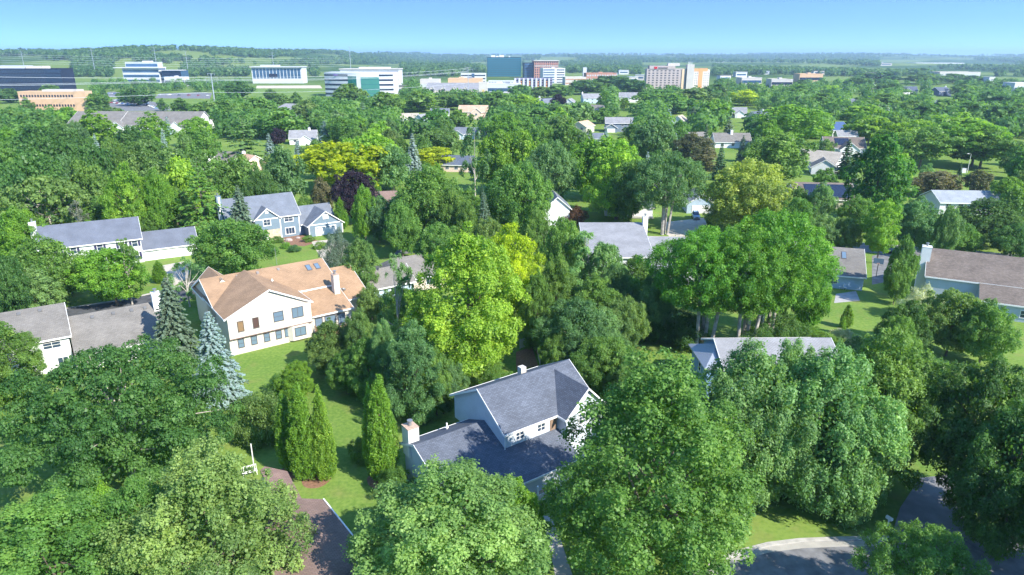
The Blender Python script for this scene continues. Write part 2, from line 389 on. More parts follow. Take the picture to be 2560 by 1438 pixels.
MEADOW = grass_mat('meadow', (.13, .20, .035), (.22, .25, .06), .02, .3)
def make_ground():
    ys = np.concatenate([np.linspace(-120, 400, 18), np.geomspace(430, 16000, 110)]); xs = np.linspace(-1, 1, 121)
    X = np.outer(np.maximum(ys, 300) * 1.05 + 250, xs); Y = np.repeat(ys[:, None], 121, 1)
    Z = ground_z(X, Y)
    v = np.stack([X, Y, Z], 2).reshape(-1, 3); n = len(ys)
    i = (np.arange(n - 1)[:, None] * 121 + np.arange(120)[None]).reshape(-1)
    f = np.stack([i, i + 1, i + 122, i + 121], 1)
    me = bpy.data.meshes.new('ground'); me.from_pydata(v.tolist(), [], f.tolist()); me.polygons.foreach_set('use_smooth', [True] * len(f))
    m, N, L, p = nodes('ground')
    tc = N.new('ShaderNodeTexCoord')
    def noise(s, d=6):
        q = N.new('ShaderNodeTexNoise'); q.inputs['Scale'].default_value = s; q.inputs['Detail'].default_value = d; L.new(tc.outputs['Object'], q.inputs['Vector']); return q
    a, b, c = noise(.06, 8), noise(2.2, 4), noise(.0016, 3)
    ad = N.new('ShaderNodeMath'); L.new(a.outputs['Fac'], ad.inputs[0]); L.new(b.outputs['Fac'], ad.inputs[1])
    r = N.new('ShaderNodeMapRange'); r.inputs[1].default_value = .8; r.inputs[2].default_value = 1.2; L.new(ad.outputs[0], r.inputs[0])
    lawn = N.new('ShaderNodeMixRGB'); lawn.inputs[1].default_value = (.105, .185, .034, 1); lawn.inputs[2].default_value = (.180, .260, .055, 1); L.new(r.outputs[0], lawn.inputs[0])
    w1 = noise(.33, 5); wr = N.new('ShaderNodeMapRange'); wr.inputs[1].default_value = .52; wr.inputs[2].default_value = .74; wr.inputs[4].default_value = .5; L.new(w1.outputs['Fac'], wr.inputs[0])
    dry = N.new('ShaderNodeMixRGB'); dry.inputs[2].default_value = (.22, .20, .075, 1); L.new(wr.outputs[0], dry.inputs[0]); L.new(lawn.outputs[0], dry.inputs[1]); lawn = dry      # drier worn patches
    # beyond the houses the sheet is rough woodland floor and meadow
    sep = N.new('ShaderNodeSeparateXYZ'); L.new(tc.outputs['Object'], sep.inputs[0])
    rr = N.new('ShaderNodeMapRange'); rr.inputs[1].default_value = 900; rr.inputs[2].default_value = 1500; L.new(sep.outputs['Y'], rr.inputs[0])
    fm = N.new('ShaderNodeMapRange'); fm.inputs[1].default_value = .46; fm.inputs[2].default_value = .54; L.new(c.outputs['Fac'], fm.inputs[0])
    fld = N.new('ShaderNodeMixRGB'); fld.inputs[1].default_value = (.05, .10, .02, 1); fld.inputs[2].default_value = (.15, .21, .05, 1); L.new(fm.outputs[0], fld.inputs[0])
    mx = N.new('ShaderNodeMixRGB'); L.new(rr.outputs[0], mx.inputs[0]); L.new(lawn.outputs[0], mx.inputs[1]); L.new(fld.outputs[0], mx.inputs[2])
    L.new(mx.outputs[0], p.inputs['Base Color']); p.inputs['Roughness'].default_value = .95; p.inputs['Specular IOR Level'].default_value = .05
    me.materials.append(m); me.update()
    return tag(new_obj('ground', me), kind='structure')
make_ground()
ASPH = mat('asphalt', (.17, .17, .175), .9, .3, .9)
ASPHD = mat('asphalt_dark', (.075, .078, .085), .9, .28, .8)
CONC = mat('concrete', (.46, .41, .34), .85, .12, .8)
KERB = mat('kerb_concrete', (.40, .38, .34), .85, .2, 1.5)
def patch(name, pts, z, m, world=False, kind='structure', label=None):
    P = [(p[0], p[1], z) for p in pts] if world else [(*at(*p)[:2], z) for p in pts]
    a = sum(P[i][0] * P[(i + 1) % len(P)][1] - P[(i + 1) % len(P)][0] * P[i][1] for i in range(len(P)))
    mb = MB(); mb.face(P if a > 0 else P[::-1]); o = mb.build(name, m); tag(o, label, kind=kind); return o
def strip(name, line, z0, z1, w, m, px=True):
    pts = [Vector((*at(*p)[:2], 0)) if px else Vector((p[0], p[1], 0)) for p in line]
    mb = MB(); L = []; Rr = []
    for i, p in enumerate(pts):
        d = (pts[min(i + 1, len(pts) - 1)] - pts[max(i - 1, 0)]).normalized(); nrm = Vector((-d.y, d.x, 0))
        L.append(p + nrm * w / 2); Rr.append(p - nrm * w / 2)
    up = lambda p, z: (p.x, p.y, z)
    for i in range(len(pts) - 1):
        mb.face([up(Rr[i], z1), up(Rr[i + 1], z1), up(L[i + 1], z1), up(L[i], z1)])
        mb.face([up(Rr[i], z0), up(Rr[i + 1], z0), up(Rr[i + 1], z1), up(Rr[i], z1)])
        mb.face([up(L[i], z1), up(L[i + 1], z1), up(L[i + 1], z0), up(L[i], z0)])
    for a, b in ((Rr[0], L[0]), (L[-1], Rr[-1])): mb.face([up(b, z0), up(a, z0), up(a, z1), up(b, z1)])
    return tag(mb.build(name, m), kind='structure')
# near street with its rounded kerb, lower right
edge = [(1700, 1470), (1800, 1400), (1860, 1378), (1920, 1362), (2000, 1352), (2100, 1348), (2230, 1345)]
patch('road', edge + [(2410, 1338), (2700, 1330), (3000, 1430), (2700, 1800), (1500, 1800)], .012, ASPH)
strip('kerb', edge, 0, .12, .45, KERB)
strip('gutter', [(x, y + 12) for x, y in edge], .0, .016, .75, mat('gutter_concrete', (.36, .34, .30), .85, .1, 1))
patch('driveway', [(2225, 1352), (2250, 1270), (2300, 1195), (2395, 1185), (2410, 1250), (2412, 1345)], .018, mat('driveway_concrete', (.20, .20, .205), .9, .15, .7))
patch('footpath', [(1355, 1290), (1376, 1290), (1400, 1345), (1432, 1440), (1450, 1560), (1400, 1560), (1388, 1440), (1372, 1360)], .012, mat('path_concrete', (.40, .38, .34), .9, .1, 1))
# side street on the left, between the two rows of houses
far = [(-200, 860), (60, 802), (160, 772), (300, 752), (420, 725), (480, 706), (560, 684)]
FW = [Vector((*at(*p)[:2], 0)) for p in far]; dirn = (FW[-1] - FW[1]).normalized(); nr = Vector((dirn.y, -dirn.x, 0)) * 8.5
patch('road', [tuple(p)[:2] for p in FW] + [tuple(p + nr)[:2] for p in FW[::-1]], .012, ASPHD, True)
strip('kerb', far, 0, .12, .5, KERB)
# street behind the middle houses
far2 = [(1000, 612), (1300, 590), (1570, 591), (1700, 594), (1900, 598), (2075, 604), (2195, 611), (2330, 622), (2700, 650)]
FW = [Vector((*at(*p)[:2], 0)) for p in far2]
patch('road', [tuple(p)[:2] for p in FW] + [(p.x, p.y - 8.5) for p in FW[::-1]], .012, ASPH, True)
strip('kerb', far2, 0, .12, .6, KERB)
# driveways and beds
patch('driveway', [(405, 664), (478, 650), (470, 695), (425, 722), (412, 724)], .012, CONC)
patch('driveway', [(778, 604), (858, 596), (866, 640), (850, 672), (815, 668)], .012, CONC)
patch('driveway', [(1658, 556), (1760, 545), (1770, 560), (1715, 592), (1690, 592), (1672, 592)], .018, CONC)
patch('driveway', [(2180, 640), (2232, 628), (2240, 700), (2180, 712)], .012, ASPH)
patch('driveway', [(1360, 545), (1400, 545), (1375, 592), (1352, 592)], .018, CONC)
patch('parking_lot', [(272, 249), (345, 247), (420, 262), (428, 276), (330, 278), (268, 276)], .02, ASPH)
patch('parking_lot', [(385, 246), (400, 234), (500, 231), (530, 233), (525, 247)], .02, ASPH)
patch('parking_lot', [(262, 243), (270, 230), (345, 228), (345, 243)], .02, ASPH)
patch('field', [(500, 262), (520, 250), (620, 246), (640, 222), (810, 222), (812, 250), (620, 272)], .008, LAWN)
patch('field', [(360, 262), (390, 250), (520, 252), (500, 278), (430, 280)], .008, LAWN)
patch('sandy_strip', [(640, 221), (642, 214.5), (800, 213.5), (806, 221)], .02, mat('sand', (.52, .45, .34), .9, .1, .1))
patch('mulch_bed', [(688, 592), (720, 582), (760, 588), (800, 604), (760, 616), (715, 612)], .01, mat('mulch', (.22, .12, .075), .95, .3, 4))
def disc(name, c, r, z, m):
    mb = MB(); k = 24; mb.face([(c[0] + r * (1 + .06 * math.sin(3 * a)) * math.cos(a), c[1] + r * math.sin(a), z) for a in [6.283 * i / k for i in range(k)]])
    return tag(mb.build(name, m), kind='structure')
MUL = MATS['mulch']
disc('mulch_bed', at(790, 1200), 1.5, .014, MUL); disc('mulch_bed', at(730, 1180), 1.3, .010, MUL); disc('mulch_bed', at(953, 1200), 1.5, .012, MUL)
disc('mulch_bed', at(2005, 848), 3.0, .012, MUL)
# haze: one closed box of even, thin, pale air round the camera and the whole place
hz = MB().box(-18000, 18000, -400, 17000, -6, 150).build('haze', None)
hm, N_, L_, p_ = nodes('haze'); N_.remove(p_)
pv = N_.new('ShaderNodeVolumePrincipled'); pv.inputs['Color'].default_value = (.55, .78, 1, 1); pv.inputs['Density'].default_value = 1.25e-4; pv.inputs['Anisotropy'].default_value = .2
L_.new(pv.outputs[0], N_['Material Output'].inputs['Volume']); hz.data.materials.append(hm); tag(hz, kind='stuff')
# ------------------------------------------------------------------ houses
WHITE = mat('white_trim', (.78, .77, .74), .55, .04, 1)
S_GREY = shingle('grey_shingle', (.108, .122, .152)); S_BLUE = shingle('blue_grey_shingle', (0.161, 0.18, 0.213), .08)
S_TAN = shingle('tan_shingle', (.345, .222, .132), .16); S_WARM = shingle('warm_grey_shingle', (0.194, 0.18, 0.161), .2)
S_BROWN = shingle('brown_shingle', (.175, .142, .118), .34); S_RED = shingle('red_brown_shingle', (.215, .148, .122), .2)
S_PALE = shingle('pale_grey_shingle', (0.269, 0.269, 0.277), .15); S_LIGHT = shingle('light_blue_shingle', (.30, .325, .35), .12)
S_DARK = shingle('dark_shingle', (.10, .12, .16), .2); S_PEACH = shingle('peach_shingle', (.55, .36, .25), .14); S_BEIGE = shingle('beige_shingle', (.42, .37, .30), .14)
W_CREAM = siding('cream_siding', (.60, .55, .475)); W_WHITE = siding('white_siding', (.68, .69, .69)); W_GREY = siding('grey_siding', (.55, .56, .56))
W_BLUE = siding('slate_blue_siding', (.155, .215, .265)); W_LBLUE = siding('light_blue_siding', (.40, .50, .60)); W_PEACH = siding('peach_siding', (.66, .50, .40))
W_TAN = siding('tan_siding', (.55, .47, .38)); W_DBLUE = siding('dark_blue_siding', (.06, .09, .16)); W_OFF = siding('off_white_siding', (.66, .66, .63))
GLASS = glass('window_glass', (.03, .05, .085)); GLASSL = glass('sky_glass', (.13, .19, .25)); SHUT = mat('navy_shutter', (.035, .035, .09), .6, .05)
STEEL = mat('dull_steel', (.35, .36, .37), .45, .05, 2, .5, .6); BRICK = mat('brick_cap', (.46, .33, .25), .85, .2, 5)
BLACK = mat('black_paint', (.02, .02, .022), .5, .05); TIMBER = mat('cedar_timber', (.40, .24, .13), .8, .2, 3); STONE = mat('tan_stone', (.52, .42, .30), .9, .25, 2)

class House:
    def __init__(s, name, label, X, Y, th, wall, roof, trim=WHITE, cat='house', group=None):
        s.o = thing(name, (X, Y, 0), th, label, cat, group); s.X, s.Y, s.th = X, Y, th
        s.w, s.r, s.t = MB(), MB(), MB(); s.wm, s.rm, s.tm = wall, roof, trim
    def world(s, u, v): return (s.X + u * math.cos(s.th) - v * math.sin(s.th), s.Y + u * math.sin(s.th) + v * math.cos(s.th))
    # gabled block: walls u0..u1 x v0..v1; zf / zb = eave heights on the near / far side of the ridge, ridge at r and height zr
    def gable(s, u0, u1, v0, v1, z0, zf, zr, axis='u', r=None, zb=None, o=.4, og=.35, wall=True, trim=True, th=.16, hip=0, ends=(1, 1)):
        zb = zf if zb is None else zb
        if axis == 'u': a0, a1, b0, b1 = u0, u1, v0, v1; Pt = lambda a, b, z: (a, b, z)
        else: a0, a1, b0, b1 = v0, v1, u0, u1; Pt = lambda a, b, z: (b, a, z)
        r = (b0 + b1) / 2 if r is None else r
        sf = (zr - zf) / (r - b0); sb = (zr - zb) / (b1 - r)
        if wall:
            q = .1
            ring = [(b0, z0), (b1, z0), (b1, zb - q), (r, zr - q), (b0, zf - q)] if hip == 0 else [(b0, z0), (b1, z0), (b1, zb - q), (b0, zf - q)]
            A = [Pt(a0, b, z) for b, z in ring]; B = [Pt(a1, b, z) for b, z in ring]
            s.w.prism(A, B) if axis == 'u' else s.w.prism(B, A)
        lf = math.hypot(r - b0 + o, (r - b0 + o) * sf); lb = math.hypot(b1 - r + o, (b1 - r + o) * sb)
        e0, e1 = a0 - og * ends[0], a1 + og * ends[1]; h0 = hip if ends[0] else 0; h1 = hip if ends[1] else 0
        ze, zk = zf - o * sf, zb - o * sb
        def quad(pts, uv): s.r.face(pts if axis == 'u' else pts[::-1], uv if axis == 'u' else uv[::-1])
        for dz in (0, -th):
            f = (lambda P, U: quad(P, U)) if dz == 0 else (lambda P, U: quad(P[::-1], U[::-1]))
            f([Pt(e0, b0 - o, ze + dz), Pt(e1, b0 - o, ze + dz), Pt(e1 - h1, r, zr + dz), Pt(e0 + h0, r, zr + dz)], [(e0, 0), (e1, 0), (e1 - h1, lf), (e0 + h0, lf)])
            f([Pt(e1, b1 + o, zk + dz), Pt(e0, b1 + o, zk + dz), Pt(e0 + h0, r, zr + dz), Pt(e1 - h1, r, zr + dz)], [(e1, 0), (e0, 0), (e0 + h0, lb), (e1 - h1, lb)])
            if hip:
                f([Pt(e0, b1 + o, zk + dz), Pt(e0, b0 - o, ze + dz), Pt(e0 + h0, r, zr + dz)], [(0, 0), (b1 - b0, 0), ((b1 - b0) / 2, hip)])
                f([Pt(e1, b0 - o, ze + dz), Pt(e1, b1 + o, zk + dz), Pt(e1 - h1, r, zr + dz)], [(0, 0), (b1 - b0, 0), ((b1 - b0) / 2, hip)])
        if not trim: return s
        w = .24; tk = .05                                # white fascia boards and rakes, proud of the roof edge
        def bar(pa, pb, dn, side):                       # board from pa to pb hanging dn, thickness along side
            P = [Vector(pa) + Vector((0, 0, .03)), Vector(pb) + Vector((0, 0, .03))]; sd = Vector(side) * tk; d = Vector((0, 0, -dn))
            A = [P[0], P[0] + sd, P[0] + sd + d, P[0] + d]; B = [P[1], P[1] + sd, P[1] + sd + d, P[1] + d]
            s.t.prism([tuple(x) for x in A], [tuple(x) for x in B])
        ax = (1, 0, 0) if axis == 'u' else (0, 1, 0); bx = (0, 1, 0) if axis == 'u' else (1, 0, 0)
        neg = lambda q: tuple(-c for c in q)
        bar(Pt(e0, b0 - o, ze), Pt(e1, b0 - o, ze), w, neg(bx)); bar(Pt(e0, b1 + o, zk), Pt(e1, b1 + o, zk), w, bx)
        if not hip:
            for e, sgn, on in ((e0, neg(ax), ends[0]), (e1, ax, ends[1])):
                if not on: continue
                bar(Pt(e, b0 - o, ze), Pt(e, r, zr), w, sgn); bar(Pt(e, r, zr), Pt(e, b1 + o, zk), w, sgn)
        else:
            for e, sgn in ((e0, neg(ax)), (e1, ax)): bar(Pt(e, b0 - o, ze), Pt(e, b1 + o, zk), w, sgn)
        return s
    def done(s):
        if s.w.f: s.w.build('wall', s.wm, s.o)
        if s.r.f: s.roof = s.r.build('roof', s.rm, s.o)
        if s.t.f: s.t.build('fascia', s.tm, s.o)
        LAND.append((*s.world(3, 3), s.o['label'])); return s
    def _map(s, side, p):
        if side == 'f': return lambda a, d, z: (a, p - d, z)
        if side == 'l': return lambda a, d, z: (p - d, a, z)
        if side == 'r': return lambda a, d, z: (p + d, a, z)
    def panel(s, name, side, p, a0, a1, z0, z1, m, d=.06, parent=None, label=None):
        M = s._map(side, p); mb = MB(); c0, c1 = M(a0, -.05, z0), M(a1, d, z1)
        mb.box(min(c0[0], c1[0]), max(c0[0], c1[0]), min(c0[1], c1[1]), max(c0[1], c1[1]), z0, z1)
        return tag(mb.build(name, m, parent or s.o), label)
    def window(s, side, p, a, z, w, h, nx=2, nz=2, frame=WHITE, gl=None, shut=None, fw=.09):
        M = s._map(side, p); mb = MB()
        def b(a0, a1, d0, d1, z0, z1):
            c0, c1 = M(a0, d0, z0), M(a1, d1, z1); mb.box(min(c0[0], c1[0]), max(c0[0], c1[0]), min(c0[1], c1[1]), max(c0[1], c1[1]), z0, z1)
        b(a - w / 2 - fw, a + w / 2 + fw, -.02, .07, z + h / 2, z + h / 2 + fw); b(a - w / 2 - fw, a + w / 2 + fw, -.02, .09, z - h / 2 - fw, z - h / 2)
        b(a - w / 2 - fw, a - w / 2, -.02, .066, z - h / 2, z + h / 2); b(a + w / 2, a + w / 2 + fw, -.02, .066, z - h / 2, z + h / 2)
        for i in range(1, nx): x = a - w / 2 + w * i / nx; b(x - .03, x + .03, .0, .05, z - h / 2, z + h / 2)
        for i in range(1, nz): q = z - h / 2 + h * i / nz; b(a - w / 2, a + w / 2, .0, .045, q - .025, q + .025)
        o = mb.build('window', frame, s.o)
        s.panel('pane', side, p, a - w / 2 + .002, a + w / 2 - .002, z - h / 2 + .002, z + h / 2 - .002, gl or GLASS, .025, o)
        if shut:
            for q in (-1, 1):
                x = a + q * (w / 2 + fw + .24); s.panel('shutter', side, p, x - .22, x + .22, z - h / 2, z + h / 2, shut, .05)
        return o
    def chimney(s, u, v, w, d, z0, z1, m=WHITE, cap=STEEL):
        o = MB().box(u - w / 2, u + w / 2, v - d / 2, v + d / 2, z0, z1).build('chimney', m, s.o)
        mb = MB().box(u - w / 2 - .03, u + w / 2 + .03, v - d / 2 - .03, v + d / 2 + .03, z1 - .003, z1 + .07); mb.build('chimney_cap', BRICK if cap == 'brick' else m, o)
        f = MB(); f.tube([(u, v, z1 + .1), (u, v, z1 + .55)], .17, 10); f.tube([(u, v, z1 + .6), (u, v, z1 + .68)], .3, 10); f.build('flue', STEEL, o)
        return o
    def box(s, name, u0, u1, v0, v1, z0, z1, m, parent=None, label=None):
        return tag(MB().box(u0, u1, v0, v1, z0, z1).build(name, m, parent or s.o), label)
    def stack(s, u, v, z, h=.5, m=WHITE):
        mb = MB(); mb.tube([(u, v, z - .4), (u, v, z + h)], .09, 8); mb.tube([(u, v, z - .02), (u, v, z + .05)], .2, 8); mb.build('vent_pipe', m, s.o)

# --- the grey house in the middle foreground
W_A = siding('shade_tinted_siding', (.54, .59, .64))  # pale siding with the blue of its shaded walls mixed into the colour
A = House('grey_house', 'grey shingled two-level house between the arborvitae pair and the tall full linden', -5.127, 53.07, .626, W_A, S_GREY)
A.gable(0, 15.0, 0, 10.1, 0, 2.55, 5.635, r=7.33, zb=4.45, ends=(1, 0))
A.w.box(14.9, 19, 3.6, 10, 0, 5.2)
A.gable(8.02, 19.9, 3.6, 13.4, 3.2, 6.15, 9.05, r=8.12, zb=6.2)
A.gable(15.0, 20.2, 2.2, 8, 0, 6.25, 8.75, axis='v', ends=(1, 0), r=17.7)
A.done()
A.window('f', 3.6, 9.9, 5.15, .95, 1.2, 2, 3); A.window('f', 3.6, 12.7, 5.15, .95, 1.2, 2, 3)
A.window('f', 2.2, 17.4, 5.2, 1.3, 1.2, 3, 3); A.panel('door', 'f', 3.6, 13.9, 14.8, 4.1, 6.0, mat('recess_brown', (.25, .17, .12)))
A.chimney(.35, 9.3, 1.2, 1.4, 3.4, 6.6, W_OFF, 'brick'); A.box('chimney', 14.7, 15.4, 9.8, 10.5, 6, 8.8, W_CREAM)
A.stack(4.6, 9.3, 5.0, .5)
A.box('downpipe', 7.93, 8.01, 3.45, 3.53, 3.4, 6.0, WHITE)
A.box('porch_floor', 8.2, 12.0, -1.6, 2.5, .05, .35, mat('porch_board', (.40, .30, .22)))
A.box('porch_post', 11.2, 11.35, -1.55, -1.4, .35, 2.3, WHITE); A.box('porch_post', 8.3, 8.45, -1.55, -1.4, .35, 2.3, WHITE)
A.gable(8.0, 11.6, -2.0, 0.3, 2.1, 1.75, 2.55, r=.2, zb=2.5, wall=False, trim=False) if False else None
mb = MB(); mb.box(8.3, 11.4, -1.5, -1.44, 1.15, 1.22); mb.box(8.3, 11.4, -1.5, -1.44, .45, .5)
for k in range(26): mb.box(8.35 + k * .118, 8.39 + k * .118, -1.49, -1.45, .5, 1.15)
mb.build('porch_railing', WHITE, A.o)

# --- the tan roofed house
B = House('tan_roofed_house', 'large cream house with tan shingled roof, broad front gable and skylights', -41.437, 92.255, .641, W_CREAM, S_TAN)
B.gable(0, 12.47, 0, 12, 0, 6.1, 9.16, axis='v', r=6.44, ends=(1, 0))
B.gable(0, 19.46, 6.2, 18.6, 0, 6.0, 8.75, r=12.5)
B.gable(-.02, 5.6, 11, 18.9, 0, 6.0, 8.6, axis='v', ends=(0, 1), r=2.7)
B.gable(9.0, 24.0, 4.2, 16, 0, 3.55, 7.0, r=11.5, ends=(0, 1))
B.gable(12.6, 19.2, .2, 9.5, 0, 3.5, 6.6, r=8.6, zb=6.2, ends=(0, 1))
B.done()
B.w = MB(); B.w.box(.02, 12.45, -.42, .3, 2.75, 5.9); B.w.build('overhang_wall', W_CREAM, B.o)
B.box('belt_board', .0, 12.47, -.45, .2, 2.62, 2.748, mat('brown_trim', (.20, .13, .11)))
DKF = mat('dark_frame', (.10, .09, .09), .5)
BLIND = mat('tan_blind', (.22, .14, .07), .7); 
B.window('f', -.42, 1.75, 4.45, .75, 1.5, 1, 1, DKF, BLIND); B.window('f', -.42, 3.95, 4.5, .75, 1.5, 1, 1, DKF, glass('brown_glass', (.10, .06, .05)))
B.window('f', -.42, 7.35, 4.75, 1.35, 1.4, 1, 2, DKF, GLASSL); B.window('f', -.42, 10.3, 4.75, 1.6, 1.5, 2, 1, DKF, GLASSL)
for x in (1.6, 3.5, 5.4, 7.2): B.window('f', 0, x, 1.65, .75, 1.2, 1, 2, DKF, GLASSL)
B.w = MB(); B.w.prism([(8.3, .25, .25), (9.2, -.55, .25), (11.6, -.55, .25), (12.4, .25, .25)], [(8.3, .25, 2.6), (9.2, -.55, 2.6), (11.6, -.55, 2.6), (12.4, .25, 2.6)]); B.w.build('bay', W_CREAM, B.o)
B.window('f', -.55, 10.4, 1.6, 1.6, 1.3, 2, 1, DKF, GLASSL); B.window('f', .0, 8.45, 1.65, .5, 1.2, 1, 1, DKF, GLASSL)
for x, w in ((13.7, 1.1), (15.6, 1.7), (17.5, 1.1)): B.window('f', .2, x, 1.9, w, 1.6, 1, 1, DKF, GLASSL)
B.chimney(18.6, 4.3, .95, 1.15, 3.5, 8.0, W_CREAM, 'brick')
B.box('fascia_step', 13.6, 19.0, 9.40, 9.55, 6.45, 6.95, WHITE)
def roof_panel(H, name, u0, u1, v0, v1, r, zr, vf, zf, m, lift=.06, frame=None):
    zz = lambda v: zf + (zr - zf) * (v - vf) / (r - vf)
    mb = MB(); A_ = [(u0, v0, zz(v0) - .05), (u1, v0, zz(v0) - .05), (u1, v1, zz(v1) - .05), (u0, v1, zz(v1) - .05)]
    mb.prism(A_, [(x, y, z + .05 + lift) for x, y, z in A_]); return mb.build(name, m, H.o)
for u in (16.2, 17.7):
    k = roof_panel(B, 'skylight', u, u + .85, 10.0, 11.4, 12.5, 8.75, 6.2, 6.0, DKF, .08)
    g = roof_panel(B, 'pane', u + .1, u + .75, 10.12, 11.28, 12.5, 8.75, 6.2, 6.0, GLASSL, .1); g.parent = k
for u in (2.5, 5.0, 8.2, 11.6): roof_panel(B, 'roof_vent', u, u + .4, 11.3, 11.7, 12.5, 8.75, 6.2, 6.0, mat('vent_grey', (.25, .22, .2)), .2)
B.stack(9.6, 8.2, 7.7, .3)
ds = MB(); ds.tube([(20.2, 5.6, 3.6), (20.2, 5.4, 4.7)], .05, 6); 
ds.tube([(20.25, 5.25, 4.85), (20.2, 5.15, 4.78), (20.15, 5.08, 4.72)], [.42, .3, .02], 12); ds.build('satellite_dish', STEEL, B.o)
an = MB(); an.tube([(12.6, 14.5, 7.4), (12.5, 14.5, 11.4)], .03, 5); an.build('aerial', STEEL, B.o)
B.box('deck', 12.9, 19.5, -2.6, .15, .55, .75, TIMBER)
mb = MB(); mb.box(12.9, 19.5, -2.6, -2.52, 1.65, 1.73); mb.box(12.9, 12.98, -2.5, .1, 1.65, 1.73)
for k in range(44): mb.box(12.95 + k * .15, 13.0 + k * .15, -2.59, -2.54, .2, 1.65)
for k in range(16): mb.box(12.91, 12.96, -2.45 + k * .16, -2.40 + k * .16, .2, 1.65)
mb.build('deck_railing', TIMBER, B.o)
# grill and chair standing on the deck
gx, gy = B.world(14.4, -1.5); G = thing('barbecue_grill', (gx, gy, .75), .641, 'black kettle barbecue on the cedar deck of the tan-roofed house', 'grill')
mb = MB(); mb.tube([(0, 0, .55), (0, 0, .72), (0, 0, .95), (0, 0, 1.12)], [.12, .42, .45, .1], 12); mb.build('kettle', BLACK, G)
for a in (0, 2.1, 4.2): MB().tube([(.35 * math.cos(a), .35 * math.sin(a), 0), (.1 * math.cos(a), .1 * math.sin(a), .6)], .025, 5).build('leg', STEEL, G)

# --- the slate blue house with white trim
C = House('slate_blue_house', 'slate blue house with white trimmed gables, pale blue roof and double garage', -60.9, 157.5, .60, W_BLUE, S_BLUE)
C.gable(-5.6, 11.0, .8, 11.5, 0, 5.6, 9.9, r=6.2)
C.gable(.2, 6.0, -.3, 6, 0, 5.5, 7.9, axis='v', ends=(1, 0), r=3.1, o=.35)
C.gable(11.0, 20.0, .8, 9.5, 0, 2.95, 6.3, r=5.4, ends=(0, 1))
C.gable(12.0, 20.6, -2.6, 6, 0, 2.95, 6.0, axis='v', ends=(1, 0), r=16.4)
C.done()
C.window('f', -.3, 2.9, 4.5, 1.5, 1.45, 2, 2, fw=.18); C.window('f', .8, 8.4, 4.5, 2.0, 1.35, 2, 2, fw=.16); C.window('f', .8, 8.5, 1.45, 2.1, 1.5, 3, 1, fw=.18)
C.panel('stone_front', 'f', -.3, .3, 5.9, 0, 2.6, STONE, .05); C.panel('door', 'f', -.3, 1.5, 3.0, .1, 2.3, WHITE, .1)
C.panel('garage_door', 'f', -2.6, 13.6, 18.9, .05, 2.3, WHITE, .06); 
for k in range(4): C.panel('garage_window', 'f', -2.6, 13.9 + k * 1.25, 14.75 + k * 1.25, 1.85, 2.12, GLASSL, .08)
C.panel('gable_vent', 'f', -2.6, 15.7, 17.1, 4.0, 5.2, WHITE, .12); C.panel('gable_vent', 'f', -.3, 2.75, 3.45, 6.6, 7.3, WHITE, .12)
for a, p, z1 in ((6.0, -.3, 5.4), (10.9, .8, 5.4), (12.1, -2.6, 2.9), (20.5, -2.6, 2.9)): C.panel('corner_board', 'f', p, a - .12, a + .12, 0, z1, WHITE, .05)
C.panel('frieze', 'f', -2.6, 12.1, 20.5, 2.75, 3.0, WHITE, .07); C.panel('frieze', 'f', -.3, .3, 5.9, 5.15, 5.4, WHITE, .07)
C.chimney(-6.2, 5.2, 1.1, 1.6, 0, 10.9, W_BLUE); C.box('chimney_board', -6.4, -6.0, 4.3, 4.38, 0, 10.8, WHITE)

# --- the white colonial house
D = House('white_colonial_house', 'long white two-storey house with navy shutters and plain slate-grey roof', -92.8, 133.1, .527, W_WHITE, shingle('slate_shingle', (.135, .15, .185), .06))
D.gable(-2.2, 15.8, 0, 9.8, 0, 5.5, 9.0); D.gable(15.8, 26.6, .6, 8.2, 0, 2.75, 5.6, ends=(0, 1)); D.done()
for u in (.6, 3.5, 8.2, 12.2, 14.6): D.window('f', 0, u, 4.35, 1.0, 1.45, 1, 2, shut=SHUT)
for u in (3.7, 12.0, 14.5): D.window('f', 0, u, 1.55, 1.05, 1.6, 1, 2, shut=SHUT)
D.panel('door', 'f', 0, 7.7, 8.7, .1, 2.2, SHUT); D.panel('garage_door', 'f', .6, 18.5, 23.6, .05, 2.2, mat('white_door', (.82, .82, .80), .5, .02), .06)
D.chimney(-2.85, 4.6, 1.2, 1.3, 0, 10.0, W_WHITE)

# --- the warm grey roof at the left edge with the white chimney
E_ = House('warm_grey_roofed_house', 'white-walled house under a warm grey roof with white chimney, at the left edge', -64.9, 86.4, .60, W_OFF, S_WARM)
E_.gable(-12, 3.4, 0, 10.5, 0, 5.2, 8.2, r=5.4); E_.gable(3.6, 15.9, -1.9, 10, 0, 2.7, 6.4, r=4.1, zb=3.2, ends=(0, 1))
E_.done(); E_.window('f', 0, 1.3, 4.2, 2.0, 1.25, 2, 3); E_.window('f', -1.9, 9.6, 1.35, 1.5, 1.2, 2, 1); E_.panel('door', 'f', -1.9, 11.6, 12.5, .1, 2.0, SHUT)
E_.window('f', 0, 2.2, 1.4, 1.2, 1.1, 2, 1)
E_.chimney(15.3, 3.2, 1.15, 1.5, 3.5, 8.0, WHITE)
for u in (-5, -2, .5): roof_panel(E_, 'roof_vent', u, u + .45, 4.4, 4.8, 5.4, 8.2, 0, 5.2, mat('vent_dark', (.13, .13, .13)), .2)
for u in (6.5, 9.2, 11.6, 13.4): roof_panel(E_, 'roof_vent', u, u + .45, 3.0, 3.4, 4.1, 6.4, -1.9, 2.7, MATS['vent_dark'], .2)

